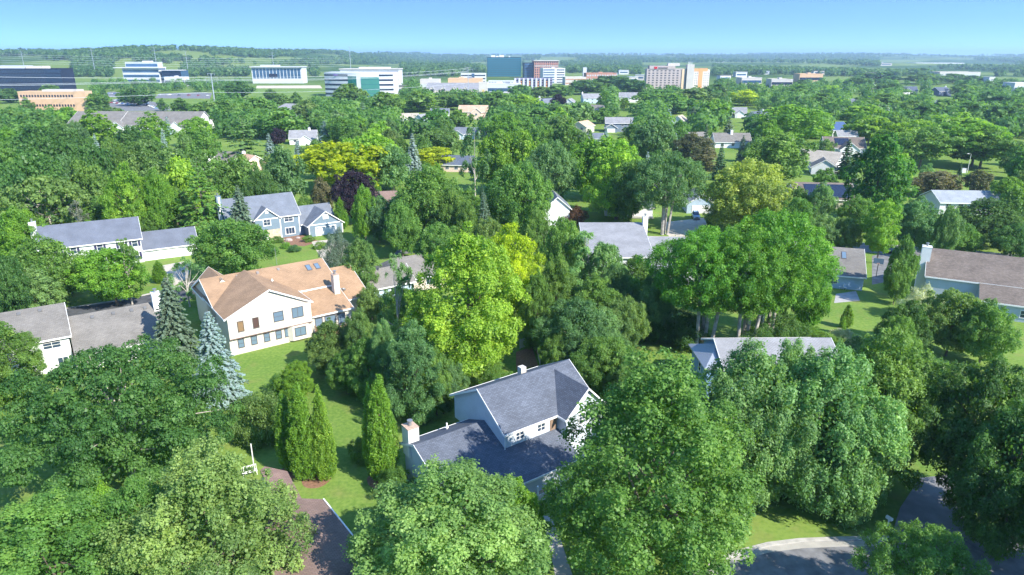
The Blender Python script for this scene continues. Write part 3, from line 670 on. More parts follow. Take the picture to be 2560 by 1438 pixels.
# --- the big brown roof at the right edge
Fh = House('brown_roofed_house', 'grey-blue house under a big mottled brown roof, at the right edge', 78, 109.4, -.485, siding('grey_blue_siding', (.42, .47, .52)), S_BROWN)
Fh.gable(-6.6, 24, 3.6, 17, 0, 5.2, 8.7, r=9.6, zb=5); Fh.gable(1.2, 24, 0, 9.8, 0, 3.104, 8.704, r=9.6, zb=8.6, ends=(0, 1), og=.356); Fh.done()
Fh.chimney(-7.2, 7.2, 1.5, 1.6, 0, 9.4, WHITE); Fh.stack(13.6, 4.4, 5.6, .5)
Fh.window('f', 0, 8, 1.4, 1.4, 1.2, 2, 2); Fh.window('f', 0, 12, 1.4, 1.4, 1.2, 2, 2)
Fh.gable(1.5, 4.5, 8.6, 14, 6, 8.3, 9.3, axis='v', wall=False, trim=False)

# --- small house with the shaded roof, beside the big ash trees
G_ = House('small_grey_house', 'small pale house with skylights in its tree-shaded grey roof, behind the ash trees', 60.2, 123.8, -.30, W_LBLUE, S_WARM)
G_.gable(-5, 6.2, 0, 11.5, 0, 2.9, 6.6, r=6); G_.done()
G_.gable = None
G_.chimney(-5.4, 6.2, 1.2, 1.3, 0, 9.2, WHITE)
for u in (-2.2, 2.4): 
    k = roof_panel(G_, 'skylight', u, u + .9, 3.4, 5.0, 6, 6.6, 0, 2.9, DKF, .08); g = roof_panel(G_, 'pane', u + .1, u + .8, 3.5, 4.9, 6, 6.6, 0, 2.9, GLASSL, .1); g.parent = k
mb = MB(); mb.prism([(-5, 7, 4.5), (-5, 12.5, 4.5), (-5, 9.5, 9.2)], [(-4.6, 7, 4.5), (-4.6, 12.5, 4.5), (-4.6, 9.5, 9.2)]); mb.build('rear_gable', W_WHITE, G_.o)
G_.window('f', 0, 1, 1.6, 1.4, 1.2, 2, 1); G_.window('r', 6.2, 5, 1.6, 1.2, 1.2, 2, 1)

# --- pale grey roof in the middle, with the slim white chimney
Hh_ = House('pale_grey_roofed_house', 'house with a two-step pale grey roof and slim white chimney by the middle street', 20.5, 124, .0, W_GREY, S_PALE)
Hh_.gable(-6, 6.6, 2.6, 18.5, 0, 5.4, 8.8, r=16.6, zb=8.0); Hh_.gable(6.6, 18, 1.0, 13.5, 0, 3.0, 7.0, r=11.5, zb=6.2, ends=(0, 1)); Hh_.done()
Hh_.chimney(7.3, 15.6, 1.0, 1.2, 0, 10.2, WHITE); Hh_.window('f', 2.6, 3, 4.2, 1.6, 1.2, 2, 1); Hh_.window('f', 1.0, 9, 1.6, 1.6, 1.2, 2, 1)
# --- blue walled house, half hidden by the birches
I_ = House('light_blue_walled_house', 'bright blue walled house with a pale roof, half hidden by the weeping birches', 26.6, 77.5, .02, siding('bright_blue_siding', (.22, .37, .56)), S_PALE)
I_.gable(0, 14.6, 0, 9, 0, 5.3, 7.3, r=4.2)
I_.w.box(-2.0, 1.5, .6, 7.5, 0, 5.0); I_.done()
mb = MB(); e_ = [(-2.5, .1, 4.95), (2.2, .1, 4.95), (2.2, 8.0, 4.95), (-2.5, 8.0, 4.95)]; ap = (.2, 4.2, 6.6)
for i in range(4): mb.face([e_[i], e_[(i + 1) % 4], ap]); mb.face([(p[0], p[1], p[2] - .16) for p in (ap, e_[(i + 1) % 4], e_[i])]); mb.face([(*e_[i][:2], 4.79), (*e_[(i + 1) % 4][:2], 4.79), e_[(i + 1) % 4], e_[i]])
mb.build('wing_roof', mat('ribbed_metal', (.36, .38, .42), .4, .08, 6, .5, .3), I_.o)
I_.window('f', 0, 3, 4, 1.1, 1.3, 2, 2); I_.window('l', -2.0, 3.6, 3.6, .9, 1.2, 1, 2); I_.panel('vent', 'l', -2.0, 1.4, 1.7, 3.6, 3.75, WHITE)
# --- brown flat-pitched roof, bottom foreground
O_ = House('brown_roofed_garage', 'low building with a plain red-brown shingled roof, beside the lawn in the foreground', *at(745, 1300, 3.2)[:2], .60, W_GREY, S_RED)
O_.done()
def poly_roof(H, pts, name, m, z):                       # low roof plane given by its corners (local u, v, z)
    mb = MB(); uv = [(p[0], p[1]) for p in pts]
    mb.prism([(p[0], p[1], p[2] - .16) for p in pts], pts); o = mb.build(name, m, H.o); return o
def plane_hit(px, P0, n):
    d = Vector(ray(*px)); o = Vector((0, 0, CAMH)); t = (P0 - o).dot(n) / d.dot(n); return o + d * t
def to_local(H, p):
    dx, dy = p[0] - H.X, p[1] - H.Y; c, s_ = math.cos(H.th), math.sin(H.th)
    return (dx * c + dy * s_, -dx * s_ + dy * c, p[2])
def plane_roof(H, pxs, a, b, c, name, m, walls=True):
    P0, n = Vector(a), (Vector(b) - Vector(a)).cross(Vector(c) - Vector(a)).normalized()
    L = [to_local(H, plane_hit(p, P0, n)) for p in pxs]
    ar = sum(L[i][0] * L[(i + 1) % len(L)][1] - L[(i + 1) % len(L)][0] * L[i][1] for i in range(len(L)))
    if ar < 0: L = L[::-1]
    o = poly_roof(H, L, name, m, 0)
    if walls:
        cx = sum(p[0] for p in L) / len(L); cy_ = sum(p[1] for p in L) / len(L)
        Q = [(cx + (p[0] - cx) * .93, cy_ + (p[1] - cy_) * .93, p[2] - .25) for p in L]
        w = MB(); w.prism([(p[0], p[1], 0) for p in Q], Q); w.build('wall', H.wm, H.o)
    return L
L2 = plane_roof(O_, [(692, 1243), (752, 1246), (806, 1248), (866, 1322), (905, 1372), (880, 1520), (700, 1520), (660, 1330)], at(692, 1243, 4.3), at(806, 1248, 3.0), at(866, 1322, 3.0), 'roof', S_RED)
plane_roof(O_, [(650, 1176), (662, 1166), (718, 1178), (757, 1252), (690, 1250)], at(690, 1250, 4.0), at(718, 1178, 3.2), at(757, 1252, 3.2), 'roof', shingle('brick_red_shingle', (.235, .155, .13), .25))
mb = MB(); e0, e1 = Vector(to_local(O_, at(806, 1248, 3.0))), Vector(to_local(O_, at(905, 1372, 3.0)))
dd = (e1 - e0).normalized(); nn = Vector((-dd.y, dd.x, 0))
mb.prism([tuple(e0 + nn * .05 + Vector((0, 0, -.2))), tuple(e0 + nn * .17 + Vector((0, 0, -.2))), tuple(e0 + nn * .17 + Vector((0, 0, .02))), tuple(e0 + nn * .05 + Vector((0, 0, .02)))],
         [tuple(e1 + nn * .05 + Vector((0, 0, -.2))), tuple(e1 + nn * .17 + Vector((0, 0, -.2))), tuple(e1 + nn * .17 + Vector((0, 0, .02))), tuple(e1 + nn * .05 + Vector((0, 0, .02)))])
mb.build('gutter', WHITE, O_.o)
pv_ = to_local(O_, at(762, 1292, 3.5)); O_.stack(pv_[0], pv_[1], 3.45, .45)

# ---------------- houses further back; ridge centre at photo pixel (x, y)
def back_house(label, x, y, L, D, deg, ze, zr, roof, wall, name='suburban_house', axis='u', wins=3, chim=None, group=None, hip=0, wing=None, two=None, chim_m=WHITE):
    g = at(x, y, zr); H = House(name, label, g[0], g[1], R(deg), wall, roof, group=group)
    if axis == 'u': u0, u1, v0, v1 = -L / 2, L / 2, -D / 2, D / 2
    else: u0, u1, v0, v1 = -D / 2, D / 2, -L / 2, L / 2
    H.gable(u0, u1, v0, v1, 0, ze, zr, axis=axis, hip=hip, th=.22, o=.5)
    if wing:                                          # front-facing gable: centre u, width, depth, eave, ridge
        c, w, d, e, z = wing; H.gable(c - w / 2, c + w / 2, v0 - d, v0 + D * .35, 0, e, z, axis='v', ends=(1, 0), th=.22)
    H.done(); zz = [ze - 1.3] + ([ze - 4.1] if ze > 4.5 else [])
    for k in range(wins):
        u = u0 + (u1 - u0) * (k + .7) / (wins + .4)
        if wing and abs(u - wing[0]) < wing[1] / 2 + .6: continue
        for z in zz: H.window('f', v0, u, z, 1.3, 1.3, 2, 1)
    if wing: H.panel('garage_door', 'f', v0 - wing[2], wing[0] - wing[1] * .32, wing[0] + wing[1] * .32, .05, 2.2, WHITE, .07) if wing[3] < 4 else H.window('f', v0 - wing[2], wing[0], wing[3] - 1.4, 1.4, 1.3, 2, 1)
    if chim: H.chimney(chim[0], chim[1], 1.1, 1.2, ze, zr + chim[2], chim_m)
    return H
SOLAR = glass('solar_cells', (.012, .016, .035), .25)
bh = back_house
N1 = bh('brown-roofed house with a wide dark solar panel array, behind the yellow-green crown', 2052, 456, 17, 14, -7, 2.9, 6.4, S_BROWN, W_TAN, wins=4)
roof_panel(N1, 'solar_array', -5.2, 7.4, -6.6, -1.0, 0, 6.4, -7, 2.9, SOLAR, .14)
bh('long low white house under a pale silvery roof near the right edge', 2412, 476, 17.5, 10.5, -4, 3.6, 5.9, S_LIGHT, W_WHITE, wins=5)
K1 = bh('white house with black shutters and a front porch, partly behind the blue-green ash', 1572, 478, 13, 9, -6, 3.0, 6.2, S_DARK, W_WHITE, wing=(3.2, 4.5, 1.2, 3.0, 5.0), wins=0)
for u in (-4.6, 0.2): K1.window('f', -4.5, u, 1.7, 1.1, 1.5, 1, 2, shut=BLACK)
K1.box('porch_floor', -1.5, 6.5, -7.2, -4.4, .1, .45, mat('porch_grey', (.4, .38, .36))); mb = MB(); mb.box(-1.5, 6.5, -7.2, -7.12, 1.3, 1.38)
for k in range(32): mb.box(-1.45 + k * .25, -1.40 + k * .25, -7.18, -7.14, .45, 1.3)
mb.build('porch_railing', WHITE, K1.o)
K2 = bh('pale blue gabled garage behind the parked car', 1745, 479, 11, 7.5, -4, 3.0, 5.2, S_PALE, W_LBLUE, axis='v', wins=0, name='garage'); K2.panel('garage_door', 'f', -5.5, -2.4, 2.4, .05, 2.3, WHITE, .08)
J1 = bh('tall plain white gable wall lit by the sun, beside the golden tree', 1388, 484, 9, 6.6, 4, 4.8, 7.6, S_BLUE, W_WHITE, axis='v', wins=0); J1.panel('belt_board', 'f', -4.5, -3.2, 3.2, 3.2, 3.35, WHITE, .08)
n1 = bh('tan hip-roofed house, left of the tall bright central maple', 1018, 640, 12, 9, 30, 3.0, 5.8, S_WARM, W_TAN, hip=3.4, wins=2)
bh('brown-grey roofed wing with a dark side, beside the thin pale birch', 962, 668, 8, 7, 35, 2.8, 5.0, S_WARM, W_LBLUE, wins=1)
bh('small shaded blue-grey house roof among the trees, far left', 212, 468, 12, 9, 20, 3.0, 6.0, S_BLUE, W_WHITE, wins=2)
bh('brown patch of roof beside the dark purple crown', 950, 478, 9, 8, 10, 3, 6.2, S_RED, W_OFF, wins=2)
bh('house with a violet-grey roof and open cream porch, under the tall slender tree', 1146, 388, 12, 9, -8, 3, 5.8, S_DARK, W_PEACH, wins=3)
bh('dark blue gable end at the left of the pale roofs', 446, 370, 8, 8, 60, 4, 7.4, S_WARM, W_DBLUE, wins=0)
bh('house whose roof slope reads almost white, between the dark blue gable and peach roof', 494, 381, 12, 10, -28, 3, 6.2, mat('white_shingle', (.62, .62, .60), .8, .06, 1), W_OFF, wins=1, chim=(-4, 1, .9))
bh('grey-roofed house beside the peach coloured roof', 560, 378, 13, 10, -15, 3, 6.2, S_WARM, W_TAN, wins=1, chim=(-5, 0, 1))
bh('peach roofed house, its slope falling to the right', 622, 386, 9, 10, -40, 3, 6.0, S_PEACH, W_PEACH, wins=1, chim=(-4, 0, .8))
bh('light grey roofed bungalow with a white chimney, left of the blue spruce group', 758, 325, 13, 11, 10, 3.2, 6.6, S_PALE, W_WHITE, wing=(1.5, 6, 4, 2.8, 4.9), chim=(3, 0, 1))
bh('grey hip-roofed house among the trees, left of the round white office block', 728, 259, 23, 17, -12, 5.2, 9.5, S_PALE, W_WHITE, hip=7, wins=3)
bh('white house with a tan roof, left of the small blue gable', 1017, 283, 15, 9, 5, 3, 5.6, S_BEIGE, W_WHITE, wins=2)
bh('small blue gable beside the white house with tan roof', 1054, 285, 8, 7, -25, 3, 5.6, S_PALE, W_LBLUE, axis='v', wins=1)
bh('house with a flat blue-grey roof slope, left of the orange roof', 1100, 271, 13, 11, 4, 3.2, 6.4, S_BLUE, W_OFF, wins=2)
bh('house with an orange-brown roof and pale gable, in the middle distance', 1184, 263, 20, 12, -4, 5.0, 9.0, S_PEACH, W_PEACH, wing=(3, 7, 4, 4.8, 7.6), wins=3)
bh('low house with a blue-grey front gable, below the orange-brown roof', 1166, 318, 13, 9, -12, 3, 5.8, S_BLUE, W_LBLUE, wing=(-3, 6, 3, 2.8, 4.8), wins=2)
bh('small grey-white gable left of the blue wall and purple plum tree', 1346, 245, 10, 9, -20, 4, 7.6, S_PALE, W_WHITE, axis='v', wins=1, chim=(0, 3, 1))
bh('bright blue gable wall partly behind the purple plum tree', 1371, 246, 12, 9, 30, 5, 8.2, S_BLUE, siding('sky_blue_siding', (.30, .45, .68)), wins=1)
bh('white house with a grey roof, just right of the purple plum tree', 1425, 246, 12, 10, -18, 4.2, 7.6, S_PALE, W_WHITE, axis='v', wins=2)
bh('blue-walled house with a white chimney, below the brick office far behind', 1478, 234, 17, 11, 8, 5, 8.6, S_PALE, W_LBLUE, chim=(-8.5, 0, 1.4), wins=3)
bh('white house with two stepped front gables, right of the bright column tree', 1572, 231, 18, 12, -8, 5, 8.8, S_PALE, W_WHITE, wing=(3.5, 8, 4, 3.2, 6.2), wins=3)
bh('plain grey-brown roof left of the bright column tree', 1488, 262, 14, 11, -22, 3, 6, S_WARM, W_TAN, wins=2)
bh('narrow house with a peach roof and cream side, above the blue garage', 1458, 302, 12, 9, -30, 4, 6.6, S_PEACH, W_CREAM, axis='v', wins=2)
bh('low garage with a plain blue-grey roof, below the peach roof', 1478, 332, 12, 9, -10, 2.8, 5.0, S_BLUE, W_OFF, wins=1, name='garage')
bh('two-storey blue-grey house with a long pale roof, right of the peach roof', 1548, 293, 16, 10, -4, 5.2, 8.0, S_PALE, mat('blue_grey_wall', (.16, .21, .27), .7), wing=(-5, 7, 4, 2.8, 5), wins=4)  # walls in one even blue-grey
bh('small white gable between the two blue spruces and the blue-green spruce', 1700, 288, 11, 8, -28, 3.2, 6.2, S_BEIGE, W_WHITE, axis='v', wins=1)
bh('grey-roofed house with a white gable, under the golden round tree', 1843, 268, 13, 11, -14, 3.4, 7.0, S_PALE, W_WHITE, wing=(2, 7, 4, 2.8, 5.2), wins=2)
bh('dark blue roof slope with a pale ridge, right of the grey spruce', 1898, 278, 14, 11, 28, 3.2, 7.6, S_DARK, W_CREAM, wins=2, chim=(3, 0, 1))
bh('wide grey-brown roof with a white chimney on its ridge, behind two spruces', 1828, 332, 17, 12, -4, 3, 6.6, S_WARM, W_WHITE, wins=3, chim=(0, -.8, 1.3))
bh('tan roof tip behind the brown-green pine', 1738, 330, 11, 9, 15, 3, 6, S_WARM, W_TAN, wins=1)
bh('house with a deep blue roof, in the shade right of the bright round maple', 2086, 305, 12, 12, 20, 4, 7.5, mat('deep_blue_roof', (.05, .09, .2), .6), W_WHITE, wins=1)
bh('sliver of white house wall under the layered locust', 2116, 326, 9, 8, -10, 5, 7.2, S_PALE, W_WHITE, wins=1)
R3 = bh('white gabled house with solar panels on its brown roof, behind the blue-green spruce', 2108, 342, 17, 12, -10, 3.6, 7.6, S_BROWN, W_WHITE, wing=(1.0, 8, 4, 3.2, 6.2), wins=2)
roof_panel(R3, 'solar_array', -4, 2, -4.8, -1, 0, 7.6, -6, 3.6, SOLAR, .14)
bh('long beige roof sloping towards a white-gabled garage, left of the solar house', 2050, 376, 17, 12, -42, 3, 6.6, S_BEIGE, W_WHITE, wins=2)
bh('white gable end in front of the long beige roof', 2062, 396, 8, 9, -18, 2.9, 5.6, S_WARM, W_WHITE, axis='v', wins=0, name='garage')
bh('low white house with a blue-grey roof, on the right in the distance', 2130, 246, 14, 10, -6, 3, 6, S_BLUE, W_WHITE, wins=2)
bh('tan-roofed house right of the distant small spruce', 2196, 216, 18, 12, -14, 3.4, 7.2, S_WARM, W_TAN, wins=2)
bh('cream house with a grey hip roof, below the large olive crown', 2268, 216, 20, 13, -10, 4, 8.4, S_DARK, W_CREAM, wing=(-2, 9, 4, 3.6, 7), wins=3)
bh('dark blue house with a white front and separate chimney, far right', 2352, 218, 18, 12, 22, 5.2, 9, S_DARK, W_DBLUE, wing=(3, 7, 3, 5, 7.6), wins=3, chim=(10, 2, 1))
bh('small bright white gable below the dark blue house', 2345, 250, 9, 7, 15, 2.8, 5, S_PALE, W_WHITE, axis='v', wins=0, name='garage')
bh('grey roof almost lost in the trees, at the far right', 2478, 232, 16, 11, -8, 3, 6.4, S_WARM, W_TAN, wins=2)
bh('narrow blue-white house side at the edge of the dark trees, right of the school', 2119, 216, 9, 8, 10, 5, 7.6, S_BLUE, W_WHITE, wins=1)
# long apartment roof on the left
AP = House('apartment_block', 'very long grey-roofed apartment block behind the two bright tall maples', *at(357, 278, 11)[:2], 0, W_WHITE, S_WARM, cat='apartment block')
AP.gable(-38, -9.5, -14, 12, 0, 4.2, 11, r=0, og=.6); AP.gable(-9, 36, -14, 12, 0, 4.1, 10.9, r=0, og=.6)
for u in (-8, 26): AP.gable(u - 3.5, u + 3.5, -17, -6, 0, 3.6, 6.4, axis='v', ends=(1, 0))
AP.done()
for u in (-22, 8, 16): roof_panel(AP, 'roof_vent', u, u + 1.6, -7, -6, 0, 11, -14, 4.2, MATS['vent_dark'], .5)
for k in range(8): AP.window('f', -14, -34 + k * 9.2, 2.2, 1.8, 1.6, 2, 1)
# ------------------------------------------------------------------ offices, hotel and the far town
def office(name, label, x0, x1, ytop, dist, D, deg, floors, wall, gl, style='bands', cat='office building', z0=0, sides='f', wfrac=.5, group=None, n=8, roofunits=1, parapet=True, hmax=None, roofcol=None):
    xm = (x0 + x1) / 2; g = at_d(xm, ytop, dist); Hb = g[2] if hmax is None else hmax
    W = (x1 - x0) / px_m(dist, Hb / 2) / math.cos(R(deg)); th = R(deg)
    H = House(name, label, g[0] - W / 2 * math.cos(th), g[1] - W / 2 * math.sin(th), th, wall, roofcol or MATS['flat_roof'], cat=cat, group=group)
    H.W, H.D, H.H = W, D, Hb
    H.w.box(0, W, 0, D, z0, Hb); H.r.box(.6, W - .6, .6, D - .6, Hb - .05, Hb + .05); H.done()
    if parapet:
        mb = MB()
        for b in ((-.1, W + .1, -.1, .4), (-.1, W + .1, D - .4, D + .1), (-.1, .4, .4, D - .4), (W - .4, W + .1, .4, D - .4)): mb.box(*b, Hb - .1, Hb + .9)
        mb.build('parapet', wall, H.o)
    fh = Hb / floors
    for f in range(floors):
        zc = (f + .5) * fh; h = fh * wfrac
        for sd in sides:
            p, a0, a1 = (0, .5, W - .5) if sd == 'f' else (0, .5, D - .5) if sd == 'l' else (W, .5, D - .5)
            if style == 'bands': H.panel('window_band', sd, p, a0, a1, zc - h / 2, zc + h / 2, gl, .08)
            elif style == 'grid' or (style == 'mixed' and sd != 'f'):
                k = n if sd == 'f' else max(2, int(n * (a1 - a0) / W))
                for i in range(k):
                    a = a0 + (a1 - a0) * (i + .5) / k; w = (a1 - a0) / k * .52; H.panel('window', sd, p, a - w / 2, a + w / 2, zc - h / 2, zc + h / 2, gl, .08)
    for k in range(roofunits):
        u = W * (.25 + .5 * (k + .5) / roofunits); H.box('roof_unit', u - W * .07, u + W * .07, D * .35, D * .65, Hb, Hb + 2.4, STEEL if k % 2 else wall)
    return H
mat('flat_roof', (.48, .48, .47), .9, .1, .1)
CB = mat('black_cladding', (.014, .018, .04), .5, .1, .1, .3); BG = glass('black_glass', (.008, .014, .04), .25)
T_WHITE = mat('white_panel', (.55, .56, .58), .6, .03, .1); T_TAN = mat('tan_brick', (.56, .37, .23), .85, .08, .3); T_CONC = mat('pale_precast', (.50, .47, .43), .85, .06, .2)
T_GREY = mat('silver_panel', (.45, .48, .52), .5, .05, .1); T_BRICK = mat('red_brick', (.40, .20, .14), .85, .1, .3); T_TEAL = glass('teal_glass', (.03, .13, .17), .2); T_TEALD = mat('dark_teal_panel', (.008, .042, .065), .35, .15, .08, .6)
T_BG = glass('blue_glass', (.04, .09, .17), .1); T_GG = glass('green_glass', (.05, .20, .17), .1); T_ORANGE = mat('orange_panel', (.60, .25, .10), .7, .05, .2); REDM = mat('red_mark', (.5, .02, .03), .5); PURP = mat('purple_letters', (.12, .06, .30), .5)
# black glass block, left edge
o1 = office('black_glass_office', 'long black glass office block with fine vertical ribs, at the left edge', -90, 150, 173, 900, 26, 0, 5, CB, BG, 'bands', wfrac=.82, roofunits=0)
for k in range(52): o1.panel('rib', 'f', 0, 1 + k * (o1.W - 20) / 52, 1.25 + k * (o1.W - 20) / 52, 2, o1.H - .5, mat('rib_grey', (.045, .055, .08), .5), .25)
o1.box('penthouse', 8, o1.W - 48, 6, 22, o1.H + .06, o1.H + 4.2, T_GREY); o1.box('penthouse', o1.W - 47, o1.W - 26, 6, 22, o1.H + .06, o1.H + 3.6, T_CONC)
o1b = back_house('grey gabled roof with a small red sign rising behind the black glass block', 68, 151, 40, 34, 0, 21, 30, S_WARM, T_GREY, name='gabled_office', wins=0); o1b.panel('sign', 'f', -17, -6, 2, 19.2, 20.6, REDM, .3)
# tan brick office
o2 = office('tan_brick_office', 'tan brick office with small square windows, in front of the black glass block', 44, 203, 232, 555, 14, 0, 2, T_TAN, BG, 'none', wfrac=.3, roofunits=0)
for f, z in enumerate((6.2, 12.2) if o2.H > 13 else (3.4, 7.8)):
    for k in range(22): o2.panel('window', 'f', 0, 1.6 + k * o2.W / 22.5, 2.9 + k * o2.W / 22.5, z - .8 - 1.2 * (f == 0), z + .9 - 1.2 * (f == 0), BG, .08)
o2.box('roof_unit', o2.W * .35, o2.W * .9, 3, 12, o2.H, o2.H + 2.2, T_CONC); o2.box('stair_tower', o2.W - 6, o2.W + 3, -.2, 9, 0, o2.H + 1, T_TAN)
# white modern offices
o3 = office('white_office', 'white modern office with stepped glass storeys, left of the pylon', 305, 396, 172, 1150, 24, 0, 3, T_WHITE, T_BG, wfrac=.55, roofunits=0)
o3.box('upper_storey', 3, o3.W - 3, 6, 22, o3.H + .05, o3.H + 10, T_GREY); o3.panel('window_band', 'f', 6, 4, o3.W - 4, o3.H + 3, o3.H + 7.5, T_BG, .1); o3.box('roof_slab', -12, o3.W + 3, -4, 20, o3.H + .95, o3.H + 2.2, T_WHITE); o3.box('roof_unit', 30, 44, 8, 16, o3.H + 10, o3.H + 12, T_WHITE)
o3b = office('glass_wing', 'low dark glazed wing under a white roof edge, right of the stepped white office', 404, 452, 178, 1150, 26, 0, 2, T_BG, BG, wfrac=.6, roofunits=0); o3b.box('roof_slab', -2, o3b.W + 1, -3, 18, o3b.H + .92, o3b.H + 1.8, T_WHITE)
office('white_pavilion', 'small white flat-roofed pavilion below the glazed wing', 410, 460, 194, 1040, 16, 0, 1, T_WHITE, BG, wfrac=.35, roofunits=1)
o4 = office('white_glass_office', 'wide white office with tall blue window strips under an overhanging roof', 628, 754, 170, 1150, 26, 0, 2, T_WHITE, T_BG, 'none', roofunits=0)
o4.box('roof_slab', -1.5, o4.W + 1.5, -4, 27, o4.H + .95, o4.H + 2.0, T_WHITE); o4.box('roof_unit', 12, 40, 8, 22, o4.H + 2.0, o4.H + 4.5, T_GREY)
for k in range(14): o4.panel('window', 'f', 0, o4.W * (.02 + .0685 * k), o4.W * (.074 + .0685 * k), o4.H * .32, o4.H - 1, T_BG, .1)
o4.panel('recess', 'f', 0, o4.W * .34, o4.W * .5, o4.H * .38, o4.H * .62, CB, .12)
# round white office with green glass
W5 = 'big white office with curved ends, dark window bands and a green glass bay'
g = at_d(875, 190, 760); H5 = House('round_white_office', W5, g[0], g[1], 0, T_WHITE, MATS['flat_roof'], cat='office building')
pm = px_m(760, 12); ux = lambda x: (x - 875) / pm
def curved(H, prof, z0, z1, name, m, push=0):
    mb = MB(); n = len(prof); c = [(p[0], p[1] - push) for p in prof]; back = [(prof[-1][0], prof[-1][1] + 36), (prof[0][0], prof[0][1] + 36)] if push == 0 else [(p[0], p[1] + .3) for p in prof[::-1]]
    ring = c + back; mb.prism([(x, y, z0) for x, y in ring], [(x, y, z1) for x, y in ring]); return mb.build(name, m, H.o)
zt5 = at_d(875, 182, 760)[2]; fr5 = [(ux(800) + (ux(980) - ux(800)) * t, 14 * (abs(t - .56) ** 1.6) * (3.2 if t < .56 else 1.2)) for t in np.linspace(0, 1, 17)]
curved(H5, fr5, 0, zt5, 'wall', T_WHITE); H5.done()
for f in range(5):
    z = zt5 * (f + .42) / 5.2
    for a, b in ((0, 6), (13, 16)): curved(H5, fr5[a:b + 1], z, z + zt5 * .075, 'window_band', BG, .12)
curved(H5, fr5[9:14], .5, zt5 * .82, 'glass_bay', T_GG, .25); curved(H5, fr5[6:9], zt5 * .3, zt5 * .85, 'glass_bay', glass('deep_green_glass', (.01, .12, .10), .1), .2)
for f in range(4): curved(H5, fr5[9:14], zt5 * (.14 + .19 * f), zt5 * (.155 + .19 * f), 'mullion', T_TEAL, .32)
curved(H5, fr5[12:14], 0, zt5 * .98, 'fin', T_WHITE, .6) if False else None
sg = MB(); ww = 12 / 9
for k in range(9): sg.box(ux(830) + k * 1.55, ux(830) + k * 1.55 + 1.05, fr5[3][1] - 1.4, fr5[3][1] - .9, zt5 * .875, zt5 * (.925 if k else .94))
sg.build('sign', PURP, H5.o)
o5b = office('white_office_rear_wing', 'white rear block with thin dark bands, behind the curved white office', 850, 996, 176, 860, 30, 0, 6, T_WHITE, BG, wfrac=.38, roofunits=0, cat='office building'); o5b.box('roof_unit', o5b.W * .3, o5b.W * .82, 8, 22, o5b.H, o5b.H + 3.5, T_WHITE); o5b.box('roof_slab', -1, o5b.W + 1, -1, 30, o5b.H + .93, o5b.H + 1.9, T_CONC)
# teal glass tower
o6 = office('teal_glass_tower', 'tall teal glass office tower with white rooftop plant, right of centre on the skyline', 1218, 1303, 144, 1520, 42, 3, 9, T_TEALD, T_TEAL, wfrac=.6, roofunits=0)
for k, (a, b, h) in enumerate(((.12, .24, 4.5), (.26, .34, 3), (.36, .5, 5), (.64, .68, 3))): o6.box('roof_unit', o6.W * a, o6.W * b, 10, 22, o6.H, o6.H + h, T_WHITE)
for k in range(3): o6.panel('glass_strip', 'f', 0, o6.W * (.42 + .03 * k), o6.W * (.425 + .03 * k), 1, o6.H - 1, T_TEAL, .3)
# brick and cream tower
o7 = office('brick_office_tower', 'brick and dark glass office tower with a cream top floor, right of the teal tower', 1336, 1396, 154, 1420, 36, 6, 7, T_BRICK, BG, 'grid', wfrac=.6, n=11, roofunits=1); o7.box('cornice', -1.5, o7.W + 1.5, -1.5, 36, o7.H + .92, o7.H + 2.4, T_CONC); o7.panel('top_floor', 'f', 0, .2, o7.W - .2, o7.H - 9, o7.H - 7.6, T_CONC, .2)
office('dark_glass_wing', 'dark glass wing attached to the left of the brick tower', 1311, 1336, 158, 1430, 30, 6, 6, mat('dark_wing', (.03, .045, .07), .4), T_BG, wfrac=.6, roofunits=0)
# white six storey office
o8 = office('white_six_storey_office', 'white six-storey office with dark blue window bands, in front of the brick tower', 1358, 1413, 172, 1150, 26, 8, 6, T_WHITE, T_BG, 'none', roofunits=1)
for f in range(6):
    z = o8.H * (f + .5) / 6; o8.panel('window_band', 'f', 0, .5, o8.W * .52, z - .9, z + .9, T_BG, .1); o8.panel('window_band', 'f', 0, o8.W * .62, o8.W - 1, z - .8, z + .7, BG, .1)
o9 = office('white_banded_office', 'low white office with two dark window bands, left of the teal tower', 1152, 1214, 185, 1150, 26, 0, 3, T_WHITE, BG, wfrac=.38, roofunits=0)
o9.box('core', o9.W * .44, o9.W * .55, -.4, 20, 0, o9.H + .5, T_BG)
# colourful apartments
o10 = office('striped_apartments', 'flats with white bays and orange panels, before the white six-storey office', 1285, 1380, 198, 960, 22, -4, 4, mat('violet_grey', (.24, .22, .32), .7), BG, 'none', cat='apartment block', roofunits=0)
for k in range(9): 
    u = o10.W * (k + .1) / 9; o10.panel('white_bay', 'f', 0, u, u + o10.W * .045, .5, o10.H + 1.2, T_WHITE, 1.2)
    if k % 2: o10.panel('orange_panel', 'f', 0, u + o10.W * .052, u + o10.W * .09, 1, o10.H * .8, T_ORANGE, .3)
    for f in range(4): o10.panel('window', 'f', 0, u + o10.W * .055, u + o10.W * .095, o10.H * (f + .3) / 4, o10.H * (f + .7) / 4, BG, .4)
office('white_apartments', 'low white flats with blue-grey upper bays, left of the striped flats', 1220, 1285, 204, 940, 20, -4, 3, T_WHITE, T_BG, 'grid', wfrac=.5, n=9, cat='apartment block', roofunits=0)
